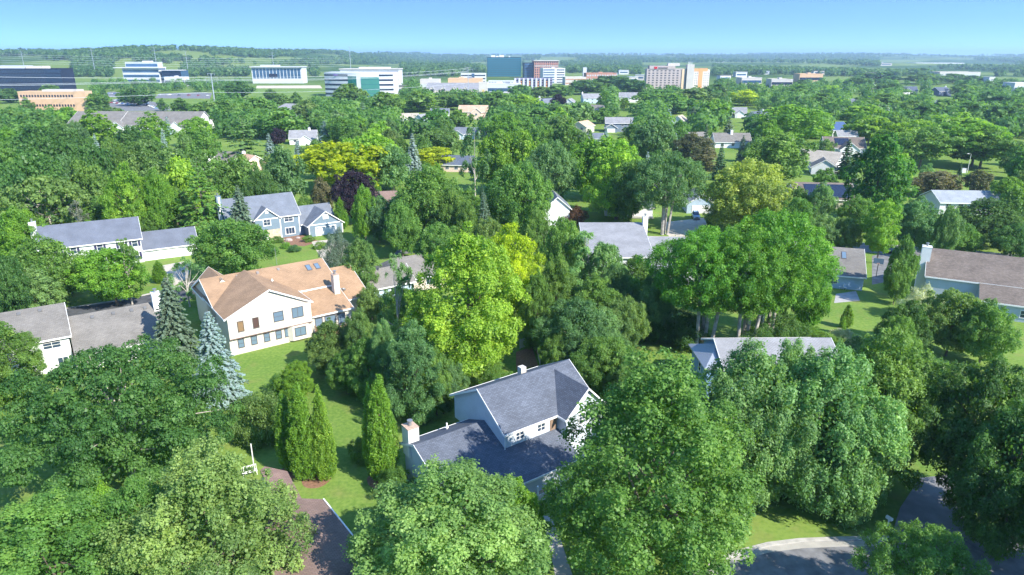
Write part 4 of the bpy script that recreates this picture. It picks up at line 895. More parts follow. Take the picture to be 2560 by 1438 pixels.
# grey roofed church-like complex
o11 = House('grey_roofed_hall', 'wide grey-roofed hall with a row of small dark gables, before the town', *at(1145, 207, 12)[:2], R(-3), T_CONC, S_PALE, cat='hall')
o11.gable(-36, 36, -22, 16, 0, 4.5, 12, r=0)
for k in range(4): o11.gable(-31 + k * 13, -24 + k * 13, -23.5, -8, 0, 4.5, 8.4, axis='v', ends=(1, 0))
o11.done(); 
for k in range(4): o11.panel('gable_window', 'f', -23.5, -29.5 + k * 13, -25.5 + k * 13, 2.5, 5.5, BG, .15)
office('cream_block_tower', 'square cream tower block at the right end of the grey-roofed hall', 1197, 1218, 208, 735, 12, 0, 1, T_CONC, T_CONC, 'none', roofunits=0, cat='tower').panel('emblem', 'f', 0, 3.2, 5.6, 6, 9, mat('gold_mark', (.6, .45, .2), .5), .12)
office('long_low_store', 'long low white shop building behind the grey-roofed hall', 1215, 1300, 211, 800, 22, -3, 1, T_WHITE, T_BG, wfrac=.3, roofunits=2, cat='shop')
office('tan_store', 'low tan brick shop building, left of the long low white shop', 1120, 1205, 198, 900, 26, 0, 1, T_TAN, T_CONC, wfrac=.25, roofunits=2, cat='shop')
office('pale_store', 'low pale shop building behind the left end of the grey-roofed hall', 1050, 1098, 200, 880, 20, 0, 1, T_CONC, T_GREY, wfrac=.3, roofunits=1, cat='shop')
# hotel
hd = 960; zt = at_d(1660, 172, hd)[2]
HO = House('hotel', 'ten-storey hotel with a shaded mauve front, pale stair tower and sunlit orange right wing', *at_d(1616, 200, hd)[:2], R(-4), mat('mauve_precast', (.42, .35, .33), .85, .04, .1), MATS['flat_roof'], cat='hotel')
hp = px_m(hd, 15); Lw = (1712 - 1616) / hp
HO.w.box(0, Lw, 0, 22, 0, zt); HO.done()
mb = MB(); mb.box(Lw * .06, Lw * .72, -.6, 20, zt - .3, zt + 3.6); mb.build('upper_block', HO.wm, HO.o); HO.panel('emblem', 'f', -.6, Lw * .18, Lw * .26, zt - .1, zt + 2.6, REDM, .3)
sg = MB()
for k in range(7): sg.box(Lw * (.29 + .035 * k), Lw * (.315 + .035 * k), -1, -.65, zt + .4, zt + 1.9)
sg.build('sign', mat('dim_letters', (.18, .14, .15), .6), HO.o)
HO.box('roof_unit', Lw * .55, Lw * .85, 6, 16, zt + 3.6, zt + 7, T_CONC)
for f in range(8):
    for k in range(8): HO.panel('window', 'f', 0, Lw * (.04 + k * .104), Lw * (.088 + k * .104), zt * (f + .35) / 8.4, zt * (f + .75) / 8.4, mat('hotel_window', (.05, .05, .06), .3), .12)
HO.panel('orange_pier', 'f', 0, Lw * .9, Lw * .96, 0, zt - .2, mat('cream_orange', (.70, .50, .32), .8), .8)
tw = zt + 5.5; HO.box('stair_tower', Lw * 1.02, Lw * 1.2, -3, 9, 0, tw, T_CONC)
for k in range(4): HO.box('antenna', Lw * (1.05 + .03 * k), Lw * (1.055 + .03 * k), 2, 2.3, tw, tw + 3.5, WHITE)
# right wing turned to the sun
rw = thing('x', (0, 0, 0)); bpy.data.objects.remove(rw)
wx0, wx1 = Lw * 1.2, Lw * 1.2 + (1775 - 1738) / hp * 1.15
mb = MB(); ring = [(wx0, -2), (wx1, 9), (wx1 - 8, 24), (wx0 - 8, 13)]; mb.prism([(x, y, 0) for x, y in ring], [(x, y, zt - 1) for x, y in ring]); mb.build('right_wing', T_CONC, HO.o)
dv = Vector((wx1 - wx0, 11, 0)); Ld = dv.length; dv.normalize(); nv = Vector((dv.y, -dv.x, 0))
def on_wing(a0, a1, z0, z1, m, name, d=.12):
    P = [Vector((wx0, -2, 0)) + dv * a + nv * q for a, q in ((a0, -.05), (a1, -.05), (a1, d), (a0, d))]; mb = MB(); mb.prism([(p.x, p.y, z0) for p in P][::-1], [(p.x, p.y, z1) for p in P][::-1]); mb.build(name, m, HO.o)
on_wing(Ld * .3, Ld * .55, 0, zt + .3, T_ORANGE, 'orange_panel', .4); on_wing(0.2, Ld * .85, zt - 3.4, zt + .25, T_ORANGE, 'orange_panel', .3)
for f in range(6):
    for a in (.06, .18, .62, .74, .88): on_wing(Ld * a, Ld * (a + .06), zt * (f + 1.3) / 8.4, zt * (f + 1.7) / 8.4, MATS['hotel_window'], 'window')
# low buildings right of the hotel and scattered through the valley
office('low_white_office', 'low white office with long window strips, right of the hotel', 1855, 1905, 196, 880, 22, 0, 2, T_CONC, T_BG, wfrac=.4, roofunits=1)
office('low_pale_office', 'low pale office with a broad window row, between the two distant spruces', 1930, 1982, 200, 830, 22, -4, 2, T_CONC, BG, wfrac=.36, roofunits=1)
office('brick_store', 'low brick building with a flat dark roof, behind the low pale offices', 2000, 2058, 186, 1150, 26, 0, 1, T_TAN, BG, wfrac=.3, roofunits=1, cat='shop')
office('brick_school', 'long brick building left of the hotel', 1466, 1542, 184, 1250, 28, 4, 2, T_BRICK, T_GREY, 'grid', n=12, wfrac=.4, roofunits=1)
office('pale_flat_block', 'pale low block just right of the white six-storey office', 1413, 1466, 194, 1080, 24, 6, 2, T_CONC, T_BRICK, wfrac=.3, roofunits=0)
office('white_barn', 'small white block standing alone left of the hotel on the valley floor', 1458, 1467, 170, 1500, 12, 0, 1, T_WHITE, T_GREY, 'none', roofunits=0, cat='barn')
office('white_cube_building', 'isolated white cube building at the far right', 2474, 2488, 194, 1050, 14, 0, 1, T_WHITE, T_GREY, 'none', roofunits=0, cat='building')
office('long_distant_warehouse', 'very long white warehouse in the far valley on the right', 2290, 2410, 160, 3200, 60, 0, 1, T_WHITE, T_GREY, wfrac=.3, roofunits=0, cat='warehouse', hmax=12)
office('reddish_warehouse', 'long reddish-roofed warehouse above the trees on the right', 2350, 2452, 181, 1500, 40, 0, 1, T_CONC, T_GREY, wfrac=.25, roofunits=0, cat='warehouse', roofcol=mat('red_roof', (.35, .2, .18), .8))
office('blue_roofed_shed', 'low blue-white shed at the far right edge', 2538, 2600, 209, 800, 20, 0, 1, T_WHITE, T_BG, wfrac=.3, roofunits=0, cat='shed')
office('tan_lodge', 'low tan building half hidden by trees, right of the black glass block', 180, 222, 168, 1600, 24, 0, 1, T_CONC, BG, wfrac=.3, roofunits=1)
for lab, x, y, L_ in (('grey-roofed terrace on the hill foot, left of the meadow', 448, 156, 36), ('second grey-roofed terrace, right of the one below the meadow', 480, 156, 30), ('white-gabled terrace left of the wide white office', 560, 166, 34), ('grey-roofed terrace just left of the wide white office', 600, 166, 36), ('pale terrace roof showing behind the wide white office', 752, 159, 44), ('white terrace roof right of the wide white office, below the hill', 790, 158, 30)):
    bh(lab, x, y, L_, 14, -6, 7, 11.5, S_PALE, T_CONC, name='terrace', wins=3, wing=(L_ * .25, 9, 3, 7, 10.5))
frng = random.Random(3)
far_spots = [(1262, 138.5, 3400), (1560, 146, 4200), (1640, 143, 5200), (1800, 149, 4000), (1855, 174, 1500), (1905, 176, 1700), (2096, 152, 3800), (2130, 156, 3000), (2200, 158, 2900), (2216, 160, 2700), (2050, 171, 1700), (2140, 174, 1600), (2190, 177, 1450), (2250, 174, 1600), (2330, 172, 1700), (2530, 164, 2500), (1530, 178, 1500), (1560, 175, 1700), (1475, 172, 2000), (1500, 168, 2300), (1600, 182, 1300), (1585, 186, 1200), (1815, 183, 1250), (1835, 176, 1600), (1960, 143.5, 5000), (1180, 196, 1000), (1105, 205, 860), (1000, 214, 820)]
for k, (x, y, d) in enumerate(far_spots):
    g = at_d(x, y, d); zg = float(ground_z(g[0], d)); hh = frng.uniform(7, 10); w = frng.uniform(14, 34) * (d / 1500) ** .5
    o = thing('town_building', (g[0], d, zg), frng.uniform(-.2, .2), 'tiny pale flat-roofed building among the trees of the far valley', 'building', 'pale buildings scattered through the far valley')
    MB().box(-w / 2, w / 2, 0, 14, -2, hh).build('wall', frng.choice((T_WHITE, T_CONC, T_WHITE)), o); MB().box(-w / 2 - .5, w / 2 + .5, -.5, 14.5, hh, hh + .7).build('roof', frng.choice((MATS['flat_roof'], T_GREY, S_WARM)), o)
    MB().box(-w * .4, w * .4, -.15, 0, hh * .35, hh * .65).build('window_band', T_BG, o)
# pylons, poles and power lines
def pole(label, x, yb, yt, d, arms, r=.45, name='power_pylon'):
    g = at_d(x, yt, d); zg = float(ground_z(g[0], d)); h = g[2] - zg
    o = thing(name, (g[0], d, zg), 0, label, 'pylon'); MB().tube([(0, 0, -1), (0, 0, h)], [r, r * .45], 8).build('mast', mat('galvanised', (.40, .44, .48), .5, .05, 1, .5, .5), o)
    for a in arms:
        mb = MB(); w = 5 if a < .95 else 3; mb.tube([(-w, 0, h * a + .8), (0, 0, h * a), (w, 0, h * a + .8)], [.12, .22, .12], 6); mb.build('cross_arm', MATS['galvanised'], o)
        for q in (-w, w): MB().tube([(q, 0, h * a + .7), (q, 0, h * a - 1)], .14, 5).build('insulator', MATS['galvanised'], o)
    return g[0], d, zg, h
P0 = pole('tall grey steel power pylon rising between the trees in the left half', 527, 255, 184, 640, (.72, .85, .98), .7)
P1 = pole('slim power pole in front of the white banded office', 1170, 222, 168, 760, (.9, .98), .4)
for lab, x, yt, d in (('leftmost of the faint pylons on the hillside', 52, 128, 1400), ('faint pylon on the hillside above the tan low building', 226, 118, 1350), ('faint pylon on the hillside above the stepped white office', 384, 117, 1380), ('faint pylon on the hillside beside the meadow', 463, 128, 1400), ('faint pylon on the hillside above the wide white office', 680, 130, 1420)): pole(lab, x, 0, yt, d, (.75, .87, .98), .6)
MAST = pole('lattice radio mast standing on the skyline ridge, left of centre', 873, 150, 117, 1700, (.55, .8, .98), .8, 'radio_mast')
WIRE = mat('bare_wire', (.62, .66, .70), .5, .02)
def wire(label, a, b, sag, r=.085):
    a, b = Vector(a), Vector(b); pts = [tuple(a.lerp(b, t) - Vector((0, 0, sag * 4 * t * (1 - t)))) for t in [i / 16 for i in range(17)]]
    tag(MB().tube(pts, r, 4).build('power_line', WIRE), label, 'power line', 'power lines crossing the left half')
for k, (yl, yp, yr, lab) in enumerate(((190, 193, 199, 'uppermost power line across the black glass block'), (212, 198, 206, 'upper wire of the close double power line'), (215, 201, 208, 'lower wire of the close double power line'), (252, 231, 236, 'lowest power line, crossing the tan brick office'))):
    wire(lab + ', left of the pylon', at_d(-150, yl, 480), at_d(527, yp, 640), 1.0); wire(lab + ', from the pylon towards the centre', at_d(527, yp, 640), at_d(1170, yr - 28, 760), 3.0)
for k, y in enumerate((131, 136, 141, 147, 152)): 
    wire(('first', 'second', 'third', 'fourth', 'fifth')[k] + ' from the top of the faint wires along the hillside', at_d(-100, y, 1300), at_d(860, y + 14, 1500), 5, .1)
# lamp posts in the lots
def lamp(label, x, yb, h, m=STEEL):
    g = at(x, yb); o = thing('street_lamp', (g[0], g[1], 0), 0, label, 'street lamp', 'lamp posts'); MB().tube([(0, 0, 0), (0, 0, h), (-.9, 0, h + .2)], [.1, .06, .05], 6).build('post', m, o); MB().box(-1.5, -.8, -.15, .15, h + .08, h + .24).build('lamp_head', WHITE, o)
for lab, x, yb in (('leftmost lamp post at the car park by the tan office', 269, 262), ('second lamp post at the car park, from the left', 290, 254), ('third lamp post at the car park, from the left', 305, 256), ('lamp post between the two rows of parked cars', 322, 258)): lamp(lab, x, yb, 9)
lamp('pale street lamp beside a white utility box, right of the locust trees', 2418, 432, 7, WHITE)
# ------------------------------------------------------------------ vehicles and garden things
def car(x, y, loc, rz, label, paint, group, full=False, suv=False):
    o = thing('parked_car', loc, rz, label, 'car', group); h = 1.0 if suv else .85; H2 = 1.85 if suv else 1.45
    prof = [(-2.3, .35), (2.25, .35), (2.35, .6), (2.25, h - .02), (1.2, h + .12), (-1.9, h + .1), (-2.3, h - .05)]
    mb = MB(); mb.prism([(a, -.88, z) for a, z in prof][::-1], [(a, .88, z) for a, z in prof][::-1]); mb.build('body', paint, o)
    cab = [(1.15, h + .1), (.35, H2 - .08), (-1.5 if suv else -1.0, H2 - .06), (-2.1 if suv else -1.75, h + .1)]
    A = [(a, -.8 + .1 * (z > h + .3), z) for a, z in cab]; B = [(a, .8 - .1 * (z > h + .3), z) for a, z in cab]
    MB().prism(A, B).build('window', GLASS, o)
    MB().box(-1.45 if suv else -.98, .33, -.68, .68, H2 - .085, H2).build('roof', paint, o)
    for a in (-1.45, 1.45):
        for s_ in (-1, 1):
            w = MB(); w.tube([(a, s_ * .72, .33), (a, s_ * .93, .33)], .34, 12); w.build('wheel', BLACK, o)
    if full:
        for s_ in (-1, 1): MB().box(2.24, 2.34, s_ * .62 - .16, s_ * .62 + .16, .68, .84).build('headlight', WHITE, o); MB().box(.7, .85, s_ * .9, s_ * 1.04, 1.05, 1.2).build('mirror', paint, o)
        MB().box(2.30, 2.37, -.4, .4, .5, .75).build('grille', BLACK, o); MB().box(2.31, 2.40, -.26, .26, .4, .5).build('number_plate', WHITE, o)
        for s_ in (-1, 1): MB().box(-1.4, .1, s_ * .58 - .03, s_ * .58 + .03, H2 + .03, H2 + .08).build('roof_rail', STEEL, o)
    return o
PA = [mat('paint_' + n, c, .3, .02, 1, .6) for n, c in (('silver', (.5, .52, .55)), ('white', (.75, .75, .75)), ('blue', (.08, .14, .34)), ('dark', (.06, .06, .07)), ('red', (.35, .04, .05)), ('sky', (.30, .42, .58)))]
car(0, 0, at(1739, 546), R(-97), 'silver-blue sport utility vehicle parked nose-out on the driveway before the pale blue garage', mat('paint_silver_blue', (.36, .46, .60), .3, .02, 1, .6), None, True, True)
crng = random.Random(11); cars = []
names = {0: 'silver', 1: 'white', 2: 'dark blue', 3: 'black', 4: 'red', 5: 'light blue'}
rows = [((276, 257), (352, 266), 13, 'front row of the car park'), ((290, 252), (368, 260), 13, 'second row of the car park'), ((345, 253), (392, 272), 12, 'slanting row of the car park'), ((272, 235), (340, 237), 10, 'car park behind the lamp posts'), ((400, 238), (520, 240), 6, 'nearly empty far lot'), ((772, 256), (800, 254), 4, 'lot by the curved office')]
for a, b, n, where in rows:
    cnt = {}
    for k in range(n):
        t = k / (n - 1); g = at(a[0] + (b[0] - a[0]) * t, a[1] + (b[1] - a[1]) * t); c = crng.choice((0, 0, 1, 1, 2, 3, 5, 4)); cnt[c] = cnt.get(c, 0) + 1
        o_ = ('leftmost', 'second', 'third', 'fourth', 'fifth', 'sixth', 'seventh', 'eighth')[cnt[c] - 1]
        lab = f'{o_} {names[c]} car in the {where}' if cnt[c] == 1 else f'{o_} {names[c]} car from the left in the {where}'
        car(0, 0, g, R(90) + crng.uniform(-.1, .1), lab, PA[c], 'cars in the distant car parks')
# mailbox by the near driveway
m_ = thing('mailbox', at(2218, 1322), .4, 'white roadside mailbox on a post by the near driveway', 'mailbox'); MB().box(-.05, .05, -.05, .05, 0, 1.05).build('post', WHITE, m_)
mb = MB(); mb.prism([(-.14, -.3, 1.05), (.14, -.3, 1.05), (.14, -.3, 1.25), (.08, -.3, 1.34), (-.08, -.3, 1.34), (-.14, -.3, 1.25)], [(-.14, .3, 1.05), (.14, .3, 1.05), (.14, .3, 1.25), (.08, .3, 1.34), (-.08, .3, 1.34), (-.14, .3, 1.25)]); mb.build('box', WHITE, m_)
m_ = thing('mailbox', at(400, 706), .6, 'small white mailbox on the verge of the left side street', 'mailbox'); MB().box(-.06, .06, -.06, .06, 0, 1.0).build('post', WHITE, m_); MB().box(-.2, .2, -.35, .35, 1.0, 1.45).build('box', WHITE, m_)
# white pole and lattice frame beside the low brown roof
g = at(636, 1175); o = thing('antenna_pole', g, 0, 'slim white upright pole beside the red-brown roof', 'pole'); MB().tube([(0, 0, 0), (0, 0, 3.2)], .06, 8).build('mast', WHITE, o); MB().tube([(0, 0, 0), (0, 0, .12)], .18, 8).build('base', WHITE, o)
g = at(624, 1178, .5); o = thing('garden_bench', (g[0], g[1], 0), .5, 'white lattice garden bench at the foot of the slim white pole', 'bench')
mb = MB(); [mb.box(-.75, .75, -.25 + k * .13, -.17 + k * .13, .42, .46) for k in range(4)]; mb.build('seat', WHITE, o)
mb = MB(); [mb.box(-.75 + k * .18, -.70 + k * .18, .28, .32, .46, .95) for k in range(9)]; mb.box(-.75, .75, .27, .33, .92, 1.0); mb.build('backrest', WHITE, o)
for a in (-.7, .66):
    for b in (-.25, .24): MB().box(a, a + .05, b, b + .05, 0, .42).build('leg', WHITE, o)
# basketball hoop
g = at(2190, 692); o = thing('basketball_hoop', g, R(60), 'dark basketball hoop on a pole beside the small house with skylights', 'basketball hoop'); MB().tube([(0, 0, 0), (0, 0, 3), (-.7, 0, 3.3)], [.07, .07, .05], 8).build('pole', BLACK, o); MB().box(-.78, -.72, -.9, .9, 2.9, 4.0).build('backboard', GLASSL, o)
r_ = MB(); r_.tube([(-1.0 + .23 * math.cos(a), .23 * math.sin(a), 3.05) for a in [6.283 * i / 14 for i in range(15)]], .02, 5); r_.build('rim', T_ORANGE, o)
# orange play slide and white garden chairs behind the ash trees
g = at(2086, 716); o = thing('play_tower', g, .2, 'orange wooden play tower against the small house with skylights', 'play tower'); 
for a in (-.6, .6):
    for b in (-.6, .6): MB().box(a - .06, a + .06, b - .06, b + .06, 0, 2.2).build('post', T_ORANGE, o)
MB().box(-.7, .7, -.7, .7, 1.0, 1.1).build('platform', T_ORANGE, o); mb = MB(); mb.prism([(-.8, -.8, 2.2), (.8, -.8, 2.2), (0, -.8, 2.9)], [(-.8, .8, 2.2), (.8, .8, 2.2), (0, .8, 2.9)]); mb.build('roof', TIMBER, o)
for k, (x, y) in enumerate(((2100, 722), (2112, 724))):
    g = at(x, y); o = thing('garden_chair', g, .8 * k, ('white garden chair nearer the orange play tower', 'white garden chair farther from the orange play tower')[k], 'chair', 'white garden chairs'); MB().box(-.28, .28, -.28, .28, .4, .46).build('seat', WHITE, o); MB().box(-.28, .28, .24, .3, .46, 1.0).build('backrest', WHITE, o)
    for a in (-.26, .22):
        for b in (-.26, .22): MB().box(a, a + .04, b, b + .04, 0, .4).build('leg', WHITE, o)
# fences
def fence(label, pts, h, m, slat=.16):
    P = [Vector((*at(*p)[:2], 0)) for p in pts]; o = thing('picket_fence', P[0], 0, label, 'fence'); sl = MB(); rl = MB()
    for a, b in zip(P, P[1:]):
        a = a - P[0]; b = b - P[0]; L = (b - a).length; d = (b - a).normalized(); n = Vector((-d.y, d.x, 0))
        for k in range(int(L / slat)):
            c = a + d * (k * slat + .05); q = [c + n * .02, c + d * .09 + n * .02, c + d * .09 - n * .02, c - n * .02]; sl.prism([(p.x, p.y, .06) for p in q][::-1], [(p.x, p.y, h) for p in q][::-1])
        for z in (.3, h - .25): rl.tube([tuple(a - n * .05 + Vector((0, 0, z))), tuple(b - n * .05 + Vector((0, 0, z)))], .035, 4)
        for k in range(int(L / 2.2) + 1): c = a + d * min(k * 2.2, L); MB().box(c.x - .06, c.x + .06, c.y - .06, c.y + .06, 0, h + .1).build('post', m, o)
    sl.build('pickets', m, o); rl.build('rail', m, o)
fence('weathered pale picket fence bending behind the grey house', [(1300, 872), (1332, 862), (1342, 880), (1350, 912)], 1.5, mat('weathered_wood', (.45, .48, .46), .8, .1, 3))
patch('vegetable_bed', [(1290, 880), (1330, 868), (1346, 915), (1290, 925)], .01, MUL)
patch('patio', [(2090, 735), (2140, 728), (2150, 752), (2085, 758)], .02, mat('patio_slab', (.36, .34, .32), .9, .15, 1))
for lab, x, y in (('white utility box at the foot of the pale street lamp', 2406, 432), ):
    o = thing('utility_box', at(x, y), 0, lab, 'utility box'); MB().box(-.9, .9, -.6, .6, 0, 1.6).build('cabinet', T_WHITE, o); MB().box(-.96, .96, -.66, .66, 1.6, 1.7).build('lid', T_GREY, o)
for k, (x, y, s) in enumerate(((722, 602, .8), (705, 600, .6), (745, 596, .5), (712, 609, .5))):
    rg = np.random.default_rng(k); mb = MB(); ring = [[(s * r * math.cos(a) * (1 + .2 * rg.random()), s * .8 * r * math.sin(a), z * s) for a in [6.283 * i / 8 for i in range(8)]] for r, z in ((1, -.1), (1.05, .3), (.8, .65), (.3, .8))]
    for A_, B_ in zip(ring, ring[1:]):
        for i in range(8): mb.face([A_[i], A_[(i + 1) % 8], B_[(i + 1) % 8], B_[i]])
    mb.face(ring[-1]); o = mb.build('boulder', mat('granite', (.36, .30, .28), .9, .25, 3)); o.location = at(x, y); tag(o, ('largest boulder in the flower bed before the slate blue house', 'boulder left of the largest one in the flower bed', 'boulder right of the largest one in the flower bed', 'lowest boulder at the edge of the flower bed')[k], 'boulder', 'boulders in the flower bed')
# ------------------------------------------------------------------ every tree one can single out: kind, photo x of the crown, y of its top, width in photo pixels, height in metres, hue, label
T = tree
# foreground
T('linden', 495, 1130, 480, 15, 'lin', 'broad pale-flowering linden filling the bottom left, left of the red-brown roof')
T('egg', 110, 1240, 440, 12.5, 'mid', 'mid-green bushy tree in the bottom left corner, beside the pale linden')
T('round', 330, 1205, 260, 12, 'mid', 'green crown wedged between the dark oak and the bottom left pale linden')
T('shrub', 205, 1182, 130, 6, 'yel', 'golden-tipped shrub just below the dark spreading oak')
T('oak', 268, 878, 545, 14.5, 'dark', 'wide dark spreading oak with bare grey limbs showing, at the left')
T('egg', 38, 800, 200, 11, 'mid', 'dense dome-shaped green tree at the left edge, before the warm grey roof', yb=1010)
T('linden', 1110, 1174, 550, 13.5, 'lin', 'pale many-peaked linden at the bottom centre, in front of the grey house')
T('maple', 1290, 1200, 170, 9, 'bright', 'bright lime-green tree behind the bottom centre linden, beside the porch')
T('linden', 1612, 893, 525, 18, 'mid', 'tall full linden right of the grey house, largest tree of the foreground', yb=1415)
T('birch', 1855, 866, 330, 16.5, 'pale', 'left one of the two weeping birches before the bright blue walled house', yb=1240)
T('birch', 2035, 872, 350, 16, 'pale', 'right one of the two weeping birches before the bright blue walled house', yb=1255)
T('birch', 1950, 858, 250, 15, 'pale', 'narrow birch between the two weeping ones before the bright blue walled house', yb=1190)
T('birch', 2150, 1020, 190, 11.5, 'pale', 'low hanging birch limb-clump over the lawn by the near street kerb')
T('maple', 2235, 825, 340, 17, 'mid', 'big fresh green maple right of the weeping birches, above the near driveway')
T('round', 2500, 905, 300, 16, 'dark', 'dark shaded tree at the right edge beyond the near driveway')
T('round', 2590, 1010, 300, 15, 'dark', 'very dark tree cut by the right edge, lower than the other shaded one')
T('ash', 2330, 1335, 300, 9.5, 'mid', 'feathery green tree top poking in at the bottom right corner')
for k, (x, y, h) in enumerate(((40, 33, 19), (50, 41, 18), (46, 24, 17))): put_tree('round', (x, y, 0), 13, h, 'dark', ('shade tree', 'second shade tree', 'third shade tree')[k] + ' standing just outside the bottom right of the view', lod=2)
# arborvitae
cg = 'tall arborvitae columns on the foreground lawn'
for x, yt, yb, w, l in ((728, 985, 1176, 56, 'left, shortest column of the three clustered arborvitae'), (768, 962, 1197, 76, 'middle, widest column of the three clustered arborvitae'), (816, 968, 1198, 64, 'right column of the three clustered arborvitae'), (936, 962, 1188, 50, 'thin left column of the arborvitae pair beside the grey house chimney'), (963, 940, 1206, 74, 'stout right column of the arborvitae pair beside the grey house chimney')):
    T('column', x, yt, w, 10, 'arb', l, yb=yb, group=cg, cat='arborvitae')
T('shrub', 985, 1168, 95, 3.5, 'mid', 'low shrub at the foot of the arborvitae pair, against the grey house')
T('shrub', 905, 1090, 80, 3, 'mid', 'small dark shrub on the lawn between the two arborvitae groups')
T('shrub', 638, 985, 175, 5.5, 'olive', 'wide olive shrub left of the three clustered arborvitae')
T('shrub', 700, 1010, 90, 5, 'mid', 'dark-sided shrub squeezed behind the three clustered arborvitae')
T('round', 735, 930, 95, 3.6, 'bright', 'lime-green small tree at the corner of the tan-roofed house lawn')
T('shrub', 690, 935, 60, 3, 'mid', 'little round bush at the lower edge of the tan-roofed house lawn')
T('egg', 822, 798, 125, 8, 'olive', 'rounded olive tree hiding the deck of the tan-roofed house')
T('egg', 893, 772, 110, 10, 'olive', 'slim grey-green tree right of the deck, before the taller blue-green cone')
T('egg', 955, 800, 95, 11.5, 'pale', 'pale upright tree just left of the tall blue-green leafy cone')
T('egg', 1025, 808, 175, 13, 'blue', 'tall blue-green leafy cone behind the arborvitae pair')
T('sparse', 985, 635, 100, 15, 'pale', 'thin pale birch with white stem, left of the bright central maple')
T('egg', 1176, 566, 290, 20, 'yel', 'large bright yellow-green maple in the centre of the picture', yb=930)
T('maple', 1272, 562, 210, 17, 'gold', 'golden yellow tree tucked behind the bright central maple')
T('round', 1405, 548, 120, 15, 'mid', 'green tree just right of the golden tree behind the central maple')
T('sparse', 1475, 575, 170, 14, 'pale', 'airy pale-leaved tree with grey stems, before the pale grey roof')
T('round', 1520, 610, 120, 12, 'pale', 'airy grey-green crown brushing the pale grey roof')
T('egg', 1395, 645, 150, 14, 'mid', 'dense green tree below the golden tree, right of the central maple')
T('round', 1445, 748, 190, 11, 'blue', 'blue-green mounded tree above the picket fence')
T('round', 1520, 845, 180, 8, 'mid', 'mounded green tree behind the ridge of the grey house')
T('round', 1585, 900, 120, 7, 'olive', 'low olive tree left of the bright blue wall, in front of the shaded lawn')
T('round', 1400, 830, 110, 7, 'mid', 'small green tree behind the picket fence')
T('shrub', 1360, 760, 110, 7, 'dark', 'dark understorey bush right of the central maple foot')
for a in (('egg', 915, 838, 130, 9, 'mid', 'mid-green tree between the slim grey-green one and the leafy cone'), ('round', 1085, 872, 110, 9, 'mid', 'small green tree right of the tall blue-green leafy cone'), ('round', 860, 880, 110, 6, 'mid', 'low mounded tree on the lawn edge below the rounded olive one'),
  ('egg', 1490, 690, 170, 12, 'mid', 'green tree under the airy pale-leaved one'), ('round', 1560, 745, 130, 10, 'olive', 'olive tree left of the dark drooping conifer'), ('egg', 1345, 675, 90, 13, 'mid', 'narrow green tree at the right flank of the golden tree'), ('round', 1500, 775, 160, 9, 'pale', 'pale mounded tree behind the blue-green mounded one'), ('round', 1465, 885, 110, 6, 'mid', 'low green tree at the right gable of the grey house'), ('round', 1545, 660, 90, 11, 'blue', 'blue-green tree at the foot of the pale grey roof'),
  ('round', 1560, 690, 130, 8, 'mid', 'green tree hiding the front wall under the pale grey roof'), ('round', 1640, 712, 110, 9, 'pale', 'pale tree at the right front corner of the pale grey-roofed house'), ('round', 1000, 722, 105, 6, 'mid', 'green tree in front of the tan hip roof'), ('round', 925, 715, 70, 6, 'olive', 'olive tree before the brown-grey roofed wing'), ('round', 1105, 905, 120, 7, 'blue', 'blue-green tree at the rear corner of the grey house'), ('shrub', 1235, 905, 90, 4, 'mid', 'bush at the foot of the bright central maple, right side'), ('shrub', 1060, 985, 80, 3.5, 'mid', 'bush by the left gable of the grey house'),
  ('round', 1592, 640, 110, 9, 'mid', 'crown pressed against the front wall of the pale grey-roofed house'), ('egg', 1640, 664, 70, 10, 'blue', 'narrow crown at the eave end of the pale grey-roofed house'),
  ('egg', 1165, 495, 70, 14, 'mid', 'upright green tree left of the frosty spruce'), ('round', 1090, 560, 120, 11, 'mid', 'green tree directly behind the top of the bright central maple'), ('round', 1225, 545, 100, 12, 'olive', 'olive tree behind the golden tree by the central maple'), ('round', 1340, 520, 90, 12, 'mid', 'green tree at the left foot of the lit white gable'), ('round', 735, 905, 80, 4, 'bright', 'small bright tree at the lawn corner behind the arborvitae cluster')): T(*a)
# ash group, right of centre
T('ash', 1748, 572, 300, 20, 'ashy', 'left crown of the three big round ashes, over the pale bare trunks', yb=872)
T('ash', 1915, 530, 310, 20, 'ashy', 'right crown of the three big round ashes, before the small house with skylights', yb=862)
T('ash', 1850, 570, 310, 18, 'ashy', 'front crown of the three big round ashes, its forked pale trunks visible', yb=880)
T('round', 2010, 655, 100, 14, 'ashy', 'rounded crown on a single leaning pale trunk, right of the three ashes', yb=845)
for k, (x, yt, w) in enumerate(((1590, 770, 130), (1650, 760, 140), (1720, 780, 140), (1960, 780, 140), (1900, 800, 120))): T('shrub', x, yt, w, 5.5, 'dark', ('first', 'second', 'third', 'fifth', 'fourth')[k] + ' from left of the dark shaded bushes under the three ashes', group='dark bushes under the ashes')
T('spruce', 1650, 690, 90, 9, 'dark', 'dark drooping conifer in the shade left of the three ashes')
T('column', 2124, 762, 30, 4, 'arb', 'small pointed evergreen on the sunny lawn, right of the leaning trunk'); T('column', 2110, 792, 20, 3, 'arb', 'tiny evergreen beside the small pointed one on the sunny lawn')
T('shrub', 2112, 822, 70, 2.8, 'white', 'white-flowering bush below the two small evergreens'); T('shrub', 2070, 838, 110, 3, 'mid', 'green bush left of the low white-flowering one')
T('shrub', 2160, 840, 130, 4, 'blue', 'blue-green bush right of the low white-flowering one'); T('shrub', 2030, 815, 70, 2, 'bright', 'leafy clump on the mulch at the leaning trunk')
T('shrub', 2312, 714, 110, 6, 'white', 'tall shrub covered with white blossom, under the big brown roof')
T('round', 2285, 752, 120, 9, 'dark', 'dark green tree left of the others below the big brown roof')
T('round', 2400, 730, 170, 10, 'olive', 'olive green tree in the middle of those below the big brown roof')
